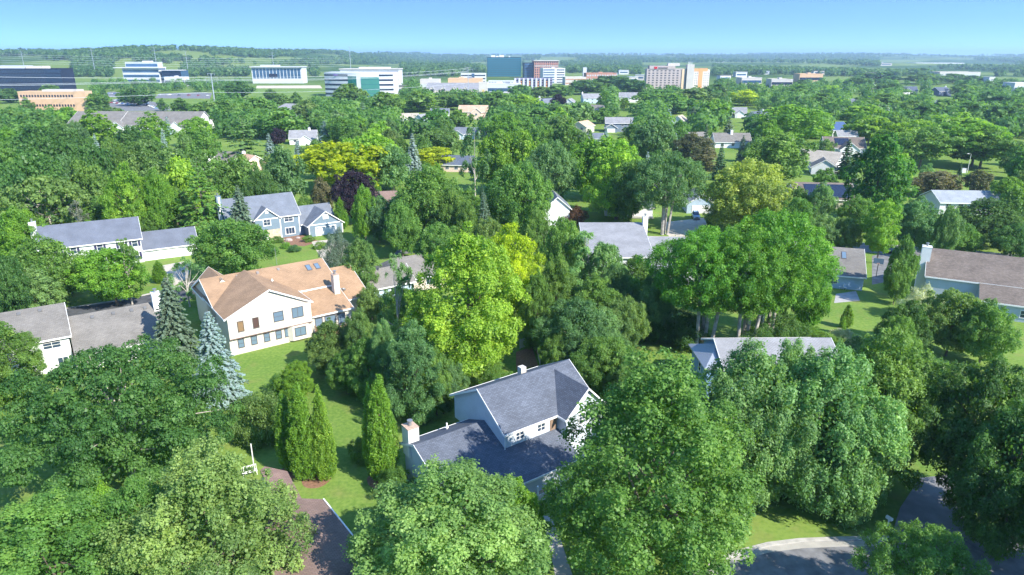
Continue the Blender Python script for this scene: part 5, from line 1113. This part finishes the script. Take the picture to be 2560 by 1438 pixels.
T('round', 2485, 752, 150, 10, 'mid', 'green tree rightmost of those below the big brown roof')
T('shrub', 2345, 890, 130, 8, 'blue', 'soft bluish bush left of the shaded right-hand lawn'); T('column', 2443, 900, 24, 3, 'arb', 'stumpy trimmed evergreen at the edge of the shaded right-hand lawn')
T('round', 2260, 790, 110, 9, 'mid', 'green tree behind the big fresh maple, left of the soft bluish bush')
# around the left houses
T('spruce', 448, 690, 150, 15, 'smid', 'broad grey-green spruce between the warm grey roof and the tan-roofed house', yb=905)
T('spruce', 552, 775, 155, 13, 'sblue', 'silvery blue spruce at the corner of the tan-roofed house', yb=1000)
T('spruce', 592, 463, 105, 15, 'smid', 'grey-green spruce in front of the slate blue house')
T('round', 572, 553, 205, 12, 'mid', 'wide round tree between the white colonial garage and slate blue house')
T('round', 293, 622, 175, 11, 'bright', 'layered round tree on the verge in front of the white colonial house', yb=765)
T('sparse', 300, 598, 90, 12, 'mid', 'thin feathery tree reaching the upper windows of the white colonial house')
T('column', 392, 652, 34, 4.5, 'arb', 'slim hedge cone beside the white colonial driveway')
T('sparse', 455, 645, 90, 9, 'pale', 'wispy pale tree at the foot of the white colonial driveway')
T('round', 92, 590, 185, 13, 'mid', 'full green tree left of the white colonial house'); T('round', 30, 520, 130, 13, 'bright', 'yellowish green tree at the left edge above the white colonial chimney')
T('round', 10, 640, 110, 12, 'dark', 'dark green tree at the left edge below the yellowish one'); T('egg', 82, 664, 120, 9.5, 'pale', 'pale grey-green pine-like tree behind the warm grey roof')
T('round', 165, 660, 70, 6, 'mid', 'small tree left of the sunny verge by the white colonial house')
T('shrub', 838, 573, 85, 9, 'smid', 'bluish green young tree at the slate blue garage door'); T('column', 848, 495, 36, 8, 'arb', 'rounded arborvitae right of the slate blue garage roof', cat='arborvitae')
T('egg', 896, 588, 100, 12, 'olive', 'smooth round-headed tree between the tan-roofed house and hip roof')
for k, (x, y, w) in enumerate(((692, 590, 34), (712, 604, 24), (772, 588, 34), (800, 604, 40), (735, 612, 36), (672, 612, 36))): T('shrub', x, y, w, 1.6, ('mid', 'bright', 'mid', 'arb', 'blue', 'mid')[k], ('clipped round bush beside the slate blue front door', 'small lime bush left of the boulders', 'bush at the slate blue downstairs windows', 'low spreading bush along the slate blue driveway', 'silvery clump of perennials below the boulders', 'bushy plant left of the lawn before the slate blue house')[k], group='shrubs before the slate blue house')
T('shrub', 762, 486, 55, 6, 'mid', 'bush behind the slate blue house, right of its main roof'); T('round', 803, 445, 65, 10, 'brown', 'brownish green tree left of the dark purple crown')
T('round', 886, 428, 118, 14, 'purple', 'dark purple-leaved plum tree in front of the big golden crown')
T('round', 856, 355, 245, 16, 'gold', 'huge golden-yellow rounded crown left of the blue-white spruce')
T('round', 920, 333, 150, 18, 'yel', 'yellow-green crown rising just behind the big golden one'); T('round', 978, 362, 95, 15, 'pale', 'light green crown at the right shoulder of the big golden one')
T('round', 790, 350, 80, 14, 'olive', 'green crown at the left shoulder of the big golden one')
T('spruce', 1030, 333, 50, 15, 'sblue', 'pale blue-white spruce, a sharp cone right of the big golden crown')
T('spruce', 810, 303, 58, 12, 'sblue', 'silver-blue spruce right of the light grey bungalow'); T('spruce', 670, 333, 42, 12, 'sblue', 'blue spruce left of the light grey bungalow'); T('spruce', 742, 352, 34, 8, 'sblue', 'small pale spruce below the light grey bungalow')
T('round', 697, 366, 118, 18, 'blue', 'big blue-green tree left of the golden crown'); T('round', 640, 420, 90, 15, 'dark', 'dark green tree rising behind the slate blue roof'); T('round', 590, 388, 115, 17, 'mid', 'green tree below the peach roof')
T('pine', 490, 405, 150, 19, 'mid', 'layered green pine behind the slate blue chimney'); T('round', 445, 395, 120, 18, 'yel', 'pale yellow-green feathery crown below the white roof slope')
T('maple', 303, 408, 128, 19, 'bright', 'bright round maple above the white colonial house roof'); T('round', 385, 425, 90, 17, 'bright', 'light green tree right of the bright round maple above the colonial roof')
T('oak', 100, 444, 235, 15, 'olive', 'wide light olive tree mass above the white colonial chimney'); T('round', 255, 490, 110, 10, 'mid', 'green tree behind the white colonial roof'); T('sparse', 190, 500, 80, 11, 'grey', 'half-bare greyish tree behind the white colonial chimney')
T('round', 352, 530, 75, 8, 'mid', 'small round tree right of the white colonial roof end'); T('pine', 438, 517, 80, 8, 'olive', 'olive conifer behind the white colonial garage'); T('spruce', 393, 531, 18, 5, 'sblue', 'tiny blue spruce behind the white colonial garage')
T('egg', 330, 470, 60, 12, 'mid', 'small green crown right below the bright round maple'); T('round', 440, 470, 70, 12, 'olive', 'olive green crown left of the layered pine')
# dark wood on the left
for x, y, w, h, c, l in ((70, 382, 150, 20, 'dark', 'lowest of the dark crowns at the left, above the wide olive tree'), (118, 345, 135, 20, 'dark', 'broad dark crown in the middle of the left-hand wood'), (225, 362, 115, 19, 'dark', 'dark crown below the left bright tall maple'), (155, 392, 95, 18, 'blue', 'blue-green crown between two dark ones in the left-hand wood'), (205, 402, 105, 17, 'mid', 'green crown left of the bright round maple'),
  (72, 312, 135, 18, 'dark', 'dark crown at the upper left of the left-hand wood'), (152, 315, 120, 18, 'dark', 'dark crown at the top centre of the left-hand wood'), (182, 303, 62, 17, 'blue', 'narrow bluish crown beside the left bright tall maple'), (318, 316, 105, 18, 'dark', 'dark green crown between the two bright tall maples'), (362, 340, 75, 17, 'dark', 'small dark crown under the right bright tall maple'), (15, 355, 100, 18, 'mid', 'green crown at the left edge of the left-hand wood'), (30, 420, 90, 17, 'dark', 'dark crown at the left edge above the wide olive tree'), (270, 345, 70, 16, 'mid', 'green crown at the foot of the left bright tall maple')):
    T('round', x, y, w, h, c, l)
T('maple', 232, 276, 112, 18, 'bright', 'left bright tall maple in front of the long apartment roof'); T('maple', 372, 281, 110, 18, 'bright', 'right bright tall maple in front of the long apartment roof')
T('round', 365, 350, 135, 19, 'olive', 'olive green crown below the right bright tall maple'); T('round', 430, 372, 150, 18, 'olive', 'wide pale olive crown left of the dark blue gable'); T('round', 487, 293, 85, 14, 'bright', 'bright crown at the right end of the apartment roof'); T('maple', 502, 320, 98, 18, 'mid', 'fresh green crown above the white roof slope')
T('pine', 602, 288, 115, 20, 'blue', 'large bluish pine left of the light grey bungalow'); T('round', 645, 245, 105, 17, 'mid', 'green tree left of the grey hip-roofed house, beyond the bluish pine'); T('round', 705, 270, 135, 16, 'mid', 'big green crown in front of the grey hip-roofed house'); T('round', 690, 320, 46, 9, 'purple', 'small purple-leaved tree below the big green crown, left of bungalow')
T('round', 570, 250, 80, 15, 'mid', 'green tree just right of the apartment roof end'); T('spruce', 415, 290, 28, 10.5, 'sblue', 'small blue spruce against the apartment roof'); T('spruce', 122, 297, 26, 8, 'sblue', 'small pale spruce in the upper left wood')
T('round', 15, 318, 90, 15, 'bright', 'yellow-green crown at the left edge below the tan brick office'); T('round', 460, 335, 70, 15, 'olive', 'greyish olive crown beside the dark blue gable')
for x, y, w, h, c, l in ((20, 222, 64, 13, 'dark', 'dark tree left of the tan brick office'), (80, 185, 52, 18, 'bright', 'bright tree standing against the black glass block'), (118, 210, 60, 15, 'mid', 'green tree against the black glass block, right of the bright one'), (105, 232, 78, 13, 'dark', 'dark tree splitting the tan brick office front'), (62, 243, 40, 12, 'mid', 'small tree before the left end of the tan brick office'), (28, 275, 92, 13, 'mid', 'green tree below the tan brick office, nearest the left edge'), (95, 280, 92, 13, 'mid', 'green tree below the middle of the tan brick office'), (162, 268, 84, 13, 'bright', 'bright green tree below the right part of the tan brick office'), (250, 264, 95, 9, 'olive', 'low olive trees row before the parked cars, right of the tan office'), (240, 234, 62, 14, 'mid', 'tree at the right end of the tan brick office'), (196, 238, 36, 12, 'grey', 'thin grey tree before the right end of the tan brick office'), (340, 221, 84, 15, 'dark', 'dark tree group above the parked cars'), (305, 222, 36, 13, 'mid', 'slim tree among the car park lamps'), (402, 246, 30, 10, 'mid', 'small tree at the right of the parked cars'), (447, 245, 56, 11, 'mid', 'round tree on the grass behind the apartment roof'), (503, 255, 70, 12, 'mid', 'tree behind the right end of the apartment roof'), (587, 205, 84, 17, 'dark', 'large dark tree right of the tall pylon'), (545, 252, 66, 13, 'mid', 'green tree below the tall pylon'), (612, 262, 70, 13, 'mid', 'green tree below the large dark one by the pylon'),
  (675, 222, 42, 11, 'mid', 'leftmost tree on the far green field'), (706, 235, 54, 11, 'mid', 'second tree from left along the far green field'), (738, 231, 38, 11, 'mid', 'third tree from left along the far green field'), (762, 250, 70, 14, 'olive', 'olive tree at the right end of the far green field'), (868, 210, 95, 20, 'mid', 'billowing willow before the curved white office'), (965, 230, 84, 19, 'mid', 'tall tree with a bare trunk at the right end of the curved office'), (1045, 228, 105, 16, 'mid', 'round green tree right of the tall bare-trunked one'), (1118, 230, 84, 14, 'olive', 'olive tree below the grey-roofed hall'), (1165, 231, 74, 14, 'mid', 'green tree below the right half of the grey-roofed hall'),
  (787, 284, 66, 12, 'olive', 'olive green tree left of the silver-blue spruce by the bungalow'), (852, 293, 95, 14, 'mid', 'dark green tree below the willow'), (950, 303, 66, 12, 'yel', 'yellow-green tree below the tall bare-trunked one'), (980, 318, 54, 11, 'blue', 'bluish tree above the pale blue-white spruce'), (1090, 275, 74, 13, 'deep', 'deep green pointed tree right of the small blue gable'), (1147, 275, 74, 12, 'mid', 'green tree hiding the lower part of the orange-brown roof house'), (1240, 230, 95, 17, 'mid', 'green tree right of the orange-brown roof'), (1262, 282, 95, 16, 'bright', 'bright crown in front of the green tree right of the orange roof'), (1245, 328, 115, 20, 'bright', 'tall bright crown right of the slender bluish tree'), (905, 320, 60, 12, 'olive', 'olive crown above the yellow-green crown behind the golden one'), (1005, 345, 56, 13, 'mid', 'green crown just left of the pale blue-white spruce'),
  (1065, 412, 195, 19, 'mid', 'big green tree with a white stem, below the blue-white spruce'), (1297, 406, 170, 19, 'mid', 'big dull green tree beside the lit white gable'), (1130, 470, 110, 15, 'mid', 'right shoulder crown of the big green tree with a white stem'), (905, 463, 64, 14, 'bright', 'fresh upright crown in front of the dark purple tree'), (942, 492, 90, 11, 'blue', 'bluish airy tree below the brown patch of roof'), (1000, 500, 100, 13, 'mid', 'green tree under the big white-stemmed one, at left')):
    T('egg' if w < 60 else 'round', x, y, w, h, c, l)
T('willow', 1085, 323, 145, 13, 'olive', 'broad olive weeping willow right of the blue-white spruce'); T('locust', 1085, 368, 105, 9, 'gold', 'small golden tree below the olive weeping willow'); T('sparse', 1185, 312, 88, 23, 'blue', 'tall slender blue-green tree with a long bare trunk, centre')
T('spruce', 905, 254, 38, 13, 'smid', 'grey-green spruce below the curved white office'); T('spruce', 923, 290, 38, 10, 'pale', 'pale soft cone tree below the grey-green spruce'); T('spruce', 1127, 296, 20, 8, 'sblue', 'little blue spruce left of the low blue-grey gable house'); T('spruce', 1208, 473, 56, 15, 'smid', 'frosty grey-green spruce right of the big white-stemmed tree')
# right of centre
for x, y, w, h, c, l in ((1305, 290, 84, 14, 'mid', 'green crown right of the bright crown by the orange roof'), (1312, 237, 104, 15, 'yel', 'light yellow-green crown left of the small grey-white gable'), (1395, 260, 112, 14, 'pale', 'light airy crown under the purple plum tree'), (1352, 270, 120, 15, 'mid', 'green crown under the bright blue gable wall'), (1400, 288, 110, 17, 'olive', 'olive crown left of the narrow peach-roofed house'), (1305, 328, 130, 20, 'bright', 'bright green crown above the big dull green tree'), (1378, 354, 132, 20, 'blue', 'blue-green rounded tree left of the tall yellow-green maple'), (1360, 310, 74, 16, 'mid', 'dark-limbed green crown under the olive one'), (1470, 350, 110, 18, 'bright', 'bright green crown under the low blue-grey garage roof'), (1590, 305, 64, 14, 'mid', 'green crown right of the two-storey blue-grey house'), (1635, 300, 112, 18, 'blue', 'bluish crown below the two blue spruces'), (1640, 226, 112, 16, 'mid', 'green crown in front of the hotel base, at left'), (1742, 222, 130, 17, 'olive', 'olive crown in front of the hotel stair tower'), (1692, 234, 94, 15, 'mid', 'green crown between the hotel front trees'), (1792, 250, 84, 16, 'bright', 'bright drooping crown left of the golden round tree'), (1790, 210, 84, 15, 'dark', 'dark crown hiding the hotel right wing'), (1868, 224, 82, 14, 'gold', 'golden round tree right of the hotel'), (1460, 257, 54, 14, 'pale', 'weeping pale tree below the blue-walled house'), (1508, 270, 66, 10, 'mid', 'green tree above the two-storey blue-grey house'), (1300, 212, 64, 12, 'mid', 'tree before the striped flats, at their left'), (1350, 216, 64, 12, 'olive', 'tree before the striped flats, at their right'), (1398, 214, 74, 13, 'mid', 'tree above the purple plum tree'), (1465, 200, 94, 16, 'dark', 'dark tree on the near skyline, left of the hotel'), (1530, 190, 115, 19, 'dark', 'highest dark tree left of the hotel'), (1585, 200, 84, 17, 'dark', 'dark tree touching the left edge of the hotel'), (1395, 236, 46, 13, 'purple', 'purple plum tree among the white houses, centre right'), (1738, 333, 110, 14, 'brown', 'brownish tree in front of the tan roof tip'), (1985, 264, 190, 19, 'bright', 'large bright round maple right of the dark blue roof slope'), (1955, 332, 165, 17, 'mid', 'mid-green tree below the large bright round maple'), (1870, 402, 218, 18, 'lime', 'yellow-green crown with golden tips behind the three ashes'), (1510, 343, 160, 19, 'bright', 'green-gold crown left part of the tall yellow-green maple pair'), (1580, 400, 110, 17, 'mid', 'green crown between the tall yellow-green maple and the blue-green ash'), (1700, 300, 60, 13, 'mid', 'green crown under the small white gable by the spruces'), (1905, 345, 70, 13, 'mid', 'green crown below the wide grey-brown roof'), (1930, 300, 70, 14, 'bright', 'small bright crown under the dark blue roof slope')):
    T('round', x, y, w, h, c, l)
T('maple', 1550, 352, 190, 21, 'yel', 'tall yellow-green maple left of the blue-green ash'); T('ash', 1655, 380, 200, 20, 'blue', 'blue-green ash with visible trunk beside the sunny driveway', yb=585)
T('willow', 1428, 298, 115, 18, 'mid', 'tall weeping green tree left of the low blue-grey garage'); T('pine', 1762, 362, 100, 15, 'brown', 'brown-green pine with a dark trunk on the small sunny lawn', yb=440); T('pine', 1592, 252, 70, 16, 'dark', 'dark layered pine right of the stepped white gables')
T('shrub', 1790, 505, 55, 6, 'olive', 'olive bush at the right of the parked car'); T('shrub', 1440, 515, 66, 5, 'red', 'reddish brown shrub right of the lit white gable wall'); T('egg', 1512, 227, 42, 14, 'bright', 'bright column-shaped tree between the white houses'); T('round', 1562, 245, 32, 9, 'bright', 'bright small tree before the stepped white gables')
for x, y, w, h, c, l in ((1640, 266, 30, 11, 'sblue', 'left of the two blue spruces in the middle distance'), (1673, 270, 32, 11, 'sblue', 'right of the two blue spruces in the middle distance'), (1735, 266, 38, 12, 'smid', 'blue-green spruce right of the small white gable'), (1768, 310, 38, 14, 'smid', 'dark-footed spruce left of the wide grey-brown roof'), (1825, 288, 36, 11, 'smid', 'spruce below the grey roof under the golden round tree'), (1860, 338, 32, 11, 'smid', 'grey spruce at the right end of the wide grey-brown roof'), (1806, 358, 44, 13, 'sgreen', 'dark spruce below the wide grey-brown roof'), (1515, 316, 22, 7, 'sblue', 'little blue spruce by the two-storey blue-grey house'), (1540, 232, 28, 14, 'smid', 'bluish spruce between bright column tree and stepped gables'), (2220, 260, 34, 14, 'sblue', 'blue spruce standing above the layered locusts'), (2180, 194, 20, 12, 'sblue', 'distant blue spruce before the dark near skyline'), (2125, 348, 60, 14, 'sgreen', 'green spruce covering the white gable of the solar house'), (2140, 392, 50, 12, 'smid', 'blue-green spruce left of the tall deep green maple'), (1900, 262, 26, 13.5, 'sgreen', 'dark spruce beside the dark blue roof slope'), (1926, 200, 24, 12, 'sgreen', 'dark conifer in front of the low pale office, at left'), (1938, 205, 20, 11, 'smid', 'paler conifer in front of the low pale office, at right'), (2405, 405, 14, 5, 'sgreen', 'tiny conifer next to the white utility box')):
    T('spruce', x, y, w, h, c, l)
T('maple', 2216, 336, 168, 23, 'deep', 'very tall deep green maple right of the solar house')
for x, y, w, h, c, l in ((2170, 263, 132, 15, 'bright', 'layered locust left of the blue spruce'), (2182, 290, 122, 14, 'bright', 'lower layered locust left of the very tall deep green maple'), (2292, 300, 155, 16, 'bright', 'spreading locust behind the very tall deep green maple'), (2402, 283, 175, 17, 'bright', 'high spreading locust in the right-hand locust row'), (2452, 308, 182, 17, 'bright', 'broad spreading locust nearest the right edge'), (2470, 325, 170, 15, 'mid', 'darker lower locust above the pale street lamp'), (2318, 318, 160, 16, 'mid', 'lower spreading locust right of the very tall deep green maple'), (2312, 184, 115, 16, 'olive', 'large olive spreading crown on the near skyline at the right'), (2072, 213, 64, 12, 'yel', 'yellowish flat-topped crown in the right distance'), (2220, 497, 100, 14, 'bright', 'bright locust with a thin dark trunk, above the shaded driveway')):
    T('locust', x, y, w, h, c, l)
for x, y, w, h, c, l in ((2000, 213, 94, 15, 'mid', 'green crown right of the low pale office'), (2060, 233, 104, 15, 'mid', 'green crown below the yellowish flat-topped one'), (2005, 200, 54, 13, 'dark', 'dark crown behind the low pale office'), (2200, 181, 115, 17, 'dark', 'dark crown on the near skyline, right of the distant blue spruce'), (2300, 170, 64, 17, 'mid', 'highest crown of the near skyline at the right'), (2145, 194, 74, 15, 'dark', 'dark crown on the near skyline, left of the distant blue spruce'), (2225, 208, 92, 13, 'mid', 'green crown hiding the tan-roofed house at the right distance'), (2415, 211, 74, 13, 'mid', 'green crown right of the dark blue house'), (2385, 184, 84, 15, 'dark', 'dark crown on the near skyline, right of the olive spreading one'), (2440, 189, 64, 14, 'dark', 'dark crown on the near skyline, left of the white cube'), (2470, 203, 64, 13, 'mid', 'green crown below the white cube building'), (2210, 234, 132, 15, 'mid', 'broad green crown below the tan-roofed house at the right distance'), (2280, 250, 84, 13, 'mid', 'green crown below the cream hip-roofed house'), (2322, 262, 94, 14, 'dark', 'dark crown below the small bright white gable'), (2375, 250, 92, 13, 'mid', 'green crown below the dark blue house'), (2410, 238, 54, 13, 'dark', 'dark cone-like crown right of the dark blue house'), (2500, 238, 124, 14, 'dark', 'dark crown near the right edge in the distance'), (2440, 258, 124, 15, 'dark', 'dark rounded crown above the locust row'), (2522, 265, 112, 15, 'dark', 'dark crown at the right edge above the locust row'), (2245, 285, 70, 14, 'mid', 'green crown right of the blue spruce'), (2065, 348, 56, 9, 'olive', 'olive small tree left of the solar house'), (2350, 428, 125, 8, 'brown', 'brownish low thicket above the pale silvery roof'), (2455, 426, 64, 9, 'brown', 'brown-green shrubby pine right of the pale street lamp'), (2532, 444, 92, 10, 'bright', 'bright crown at the right end of the pale silvery roof'), (2070, 420, 64, 8, 'mid', 'small tree below the white gable garage, right of centre'), (1998, 468, 84, 10, 'mid', 'green tree in front of the left end of the solar array'), (2062, 456, 74, 12, 'pale', 'pale soft-crowned tree in front of the solar array'), (2146, 488, 94, 10, 'mid', 'green tree at the right corner of the brown solar roof'), (2306, 493, 120, 13, 'blue', 'airy blue-green tree left of the big dark crown at right'), (2382, 518, 66, 12, 'pale', 'thin pale tree below the pale silvery roof'), (2480, 497, 180, 11, 'dark', 'big dark green crown at the right, below the pale silvery roof'), (2548, 470, 90, 13, 'mid', 'green crown at the right edge beside the pale silvery roof'), (2256, 640, 66, 9, 'mid', 'leafy young tree on the shaded driveway corner'), (2060, 538, 110, 9, 'pale', 'grey-green tree above the sunny verge, right of the three ashes'), (2003, 495, 100, 13, 'mid', 'green crown behind the right ash, under the solar roof'), (2045, 585, 46, 5, 'dark', 'dark bush beside the white chimney of the skylight house'), (2270, 590, 70, 12, 'mid', 'green crown left of the white boxed chimney'), (2120, 545, 80, 9, 'olive', 'olive tree on the verge left of the bright thin-trunked locust'), (2545, 560, 110, 8, 'dark', 'dark crown at the right edge above the big brown roof'), (2420, 560, 90, 7, 'mid', 'green crown behind the ridge of the big brown roof')):
    T('round', x, y, w, h, c, l)

# ---------------- more trees fill the gardens between the listed ones; each gets a label from its look and what it stands beside
KEEP = [  # photo boxes that must stay open: roofs, walls, lawns, roads
 (60, 545, 500, 700), (530, 470, 860, 660), (470, 650, 900, 900), (0, 750, 410, 930), (980, 880, 1500, 1290), (640, 1150, 880, 1438), (840, 970, 1000, 1330), (600, 860, 790, 940), (1820, 1240, 2420, 1438), (1500, 560, 1660, 690), (1660, 460, 1770, 600), (1480, 470, 1640, 560), (1345, 480, 1425, 570), (1975, 445, 2140, 505), (2330, 470, 2500, 525), (2010, 570, 2240, 760), (2270, 610, 2560, 880), (2010, 720, 2240, 830), (1560, 800, 1720, 930), (1720, 830, 2070, 1010), (910, 620, 1060, 710), (660, 600, 800, 670), (2020, 350, 2165, 425), (190, 276, 525, 320), (430, 360, 650, 410), (700, 320, 800, 356), (690, 255, 780, 300), (1000, 280, 1080, 305), (1080, 268, 1130, 290), (1150, 260, 1220, 302), (1140, 312, 1200, 330), (1330, 240, 1460, 262), (1455, 232, 1500, 260), (1545, 228, 1610, 262), (1475, 260, 1505, 282), (1435, 298, 1490, 350), (1505, 290, 1585, 325), (1675, 285, 1725, 308), (1825, 265, 1870, 300), (1870, 275, 1930, 300), (1790, 328, 1860, 362), (2070, 300, 2120, 335), (2120, 244, 2150, 262), (2180, 214, 2215, 230), (2250, 214, 2300, 235), (2325, 212, 2380, 262), (1725, 420, 1780, 470), (270, 228, 400, 278), (390, 230, 540, 275), (620, 165, 830, 245), (800, 165, 1000, 245), (0, 150, 230, 280), (1060, 180, 1420, 232), (1600, 150, 1780, 222), (1840, 185, 1990, 210), (2370, 400, 2440, 440), (160, 690, 230, 780), (1120, 380, 1180, 405), (185, 455, 245, 490), (395, 640, 480, 730), (2180, 260, 2200, 262)]
arng = random.Random(21)
LAND += [(*at(870, 190 + 50)[:2], 'the curved white office'), (*at(1690, 222)[:2], 'the hotel'), (*at(130, 285)[:2], 'the tan brick office')]
HUE = dict(mid='mid-green', bright='bright green', yel='yellow-green', dark='dark green', blue='blue-green', olive='olive green', pale='pale green', deep='deep green', smid='grey-green', sblue='pale blue')
GROUND_ONLY = {}
n_auto = 0; tries = 0; seen = {}
while n_auto < 165 and tries < 16000:
    tries += 1
    px = arng.uniform(-40, 2600); py = 205 + (620 - 205) * arng.random() ** 1.15 if arng.random() < .9 else arng.uniform(600, 900)
    g = at(px, py); d = g[1]; h = arng.uniform(6.5, 12.5) if d < 250 else arng.uniform(9, 14)
    if d > 1000: continue
    kind = arng.choice(('round', 'round', 'egg', 'maple', 'round', 'spruce')); w = h * arng.uniform(.7, 1.0) * (.45 if kind == 'spruce' else 1)
    if any((g[0] - t[0]) ** 2 + (g[1] - t[1]) ** 2 < (w / 2 * .75 + t[2] * .75) ** 2 for t in TREES): continue
    xt, yt = proj(g[0], g[1], h); hw = w / 2 * px_m(d, h / 2)
    if any(xt + hw * .9 > k[0] and xt - hw * .9 < k[2] and py + 4 > k[1] and yt < k[3] for k in KEEP): continue
    if any((g[0] - q[0]) ** 2 + (g[1] - q[1]) ** 2 < (9 + w / 2) ** 2 for q in LAND): continue
    col = arng.choice(('mid', 'mid', 'bright', 'dark', 'olive', 'blue', 'yel', 'deep', 'pale')) if kind != 'spruce' else arng.choice(('smid', 'sblue', 'sgreen'))
    q = min(LAND, key=lambda q: ((q[0] - g[0]) ** 2 + ((q[1] - g[1]) * .7) ** 2)); qx, qy = proj(q[0], q[1], 4); dx = xt - qx; dy = py - qy
    rel = 'left of' if dx < -abs(dy) * 1.3 else 'right of' if dx > abs(dy) * 1.3 else 'behind' if dy < 0 else 'in front of'
    nm = q[2].split(',')[0].split(' with ')[0].split(' whose ')[0].split(' under ')[0].split(' among ')[0].split(' beside ')[0]
    nm = nm if nm.startswith('the ') else 'the ' + nm
    word = {'round': 'round-headed tree', 'egg': 'egg-shaped tree', 'maple': 'full-crowned tree', 'spruce': 'spruce'}[kind]
    size = 'small' if h < 8.5 else 'tall' if h > 12 else 'medium'
    lab = ' '.join(f'{size} {HUE.get(col, "green")} {word} {rel} {nm}'.split()[:14])
    if lab in seen: continue
    seen[lab] = 1
    put_tree(kind, (g[0], g[1], 0), w, h, col, lab, 'garden trees between the houses'); n_auto += 1
print('listed trees', len(TREES), 'auto', n_auto)

# ---------------- the far woods: one mass of crowns nobody could count
FARKEEP = [(0, 150, 182, 222), (44, 232, 222, 276), (285, 155, 455, 197), (625, 160, 775, 195), (800, 160, 1000, 232), (1215, 138, 1305, 188), (1310, 150, 1400, 196), (1355, 165, 1415, 205), (1150, 180, 1216, 204), (1070, 198, 1430, 222), (1605, 155, 1780, 218), (1840, 186, 1990, 208), (1466, 182, 1545, 198), (2000, 184, 2060, 194), (2290, 156, 2412, 163), (2345, 178, 2455, 188), (430, 150, 500, 161), (540, 160, 625, 171), (265, 226, 350, 278), (300, 244, 398, 278), (390, 229, 535, 247), (600, 222, 830, 250), (620, 212, 812, 222), (180, 274, 530, 330), (690, 255, 780, 300), (400, 258, 500, 274)]
MEADOWS = ((440, 138, 90, 11), (535, 146, 70, 8), (650, 154, 120, 8), (60, 147, 75, 7), (800, 145, 65, 8), (440, 137, 75, 10), (600, 151, 120, 6), (250, 156, 90, 5), (440, 137, 60, 9), (60, 146, 60, 5), (500, 146, 70, 5), (660, 152, 85, 7), (805, 142, 50, 7), (560, 150, 50, 5), (1205, 163, 34, 7), (230, 154, 60, 4), (330, 149, 36, 5), (150, 140, 30, 4), (730, 146, 40, 4))
def open_ground(x, y, px, py):
    for (cx, cy_, rx, ry) in MEADOWS:
        if ((px - cx) / rx) ** 2 + ((py - cy_) / ry) ** 2 < 1: return True
    f = math.sin(x / 330. + 1.3) * math.sin(y / 610. + x / 1500.) + .35 * math.sin(x / 130.)
    return (px > 1350 and py < 200 and f > .42 and y > 1300) or (px > 2200 and 148 < py < 172 and f > -.15)
def wood_mass(name, label, count, y0, y1, dmin, dmax, per, card, hgt0, wid0, seed, color):
    rng = np.random.default_rng(seed); P = []; S = []; Tn = []; n = 0; tries = 0
    boxes = FARKEEP + ([q for q in KEEP if q[1] < 330] if dmin < 600 else [])
    near = [t for t in TREES if t[1] > 330]
    while n < count and tries < count * 12:
        tries += 1
        px = rng.uniform(-60, 2620); py = rng.uniform(y0, y1)
        d = ray(px, py); ts = np.geomspace(dmin, dmax, 260)     # walk out along the sight line until it meets the terrain
        Z = CAMH + d[2] / d[1] * ts; hit = np.nonzero(Z < ground_z(d[0] / d[1] * ts, ts))[0]
        if len(hit) == 0 or (hit[0] == 0 and dmin > 500): continue
        y = ts[hit[0]] * rng.uniform(.98, 1.02); x = d[0] / d[1] * y
        if open_ground(x, y, px, py): continue
        top = py - hgt0 * px_m(y) * .95; hw = wid0 * .6 * px_m(y)
        if any(px + hw > q[0] and px - hw < q[2] and top < q[3] - 3 and py > q[1] + 2 for q in boxes): continue
        if dmin < 600 and any((x - t[0]) ** 2 + (y - t[1]) ** 2 < (t[2] * .7 + 3) ** 2 for t in near): continue
        n += 1; P.append((x, y, float(ground_z(x, y)))); S.append(rng.uniform(.7, 1.3) * max(y / 1500, 1) ** .25); Tn.append(rng.uniform(.1, .85))
    P = np.array(P); S = np.array(S); Tn = np.array(Tn); idx = np.repeat(np.arange(len(P)), per); M = len(idx)
    dd = unit(rng.normal(size=(M, 3)) + np.array([0, -.25, .45])); r = rng.uniform(.5, 1.05, M) * (1 + .25 * np.sin(dd[:, 0] * 6 + idx) * np.sin(dd[:, 1] * 5 + idx * 2))
    hgt = hgt0 * S[idx]; wid = wid0 * S[idx]
    Q = P[idx] + np.stack([dd[:, 0] * wid * r, dd[:, 1] * wid * r, hgt * .52 + dd[:, 2] * hgt * .5 * r], 1)
    Q[:, 2] = np.maximum(Q[:, 2], P[idx, 2] + .1)
    me = leaf_mesh(name, Q, unit(dd + rng.normal(size=(M, 3)) * .35), card * S[idx] * rng.uniform(.7, 1.3, M), np.clip(Tn[idx] + rng.normal(0, .1, M), 0, 1), 1.0, rng)
    o = new_obj(name, me); o.color = color; tag(o, label, kind='stuff'); print(name, n)
wood_mass('far_woods', 'distant woods covering the hills and the valley floor', 14000, 116, 192, 1000, 15000, 34, 4.4, 11, 6.2, 5, (.105, .20, .055, 1))
wood_mass('garden_tree_belt', 'unbroken belt of garden trees between the houses and the town', 2200, 186, 350, 335, 1100, 150, 1.8, 9.5, 5.0, 6, (.125, .25, .05, 1))
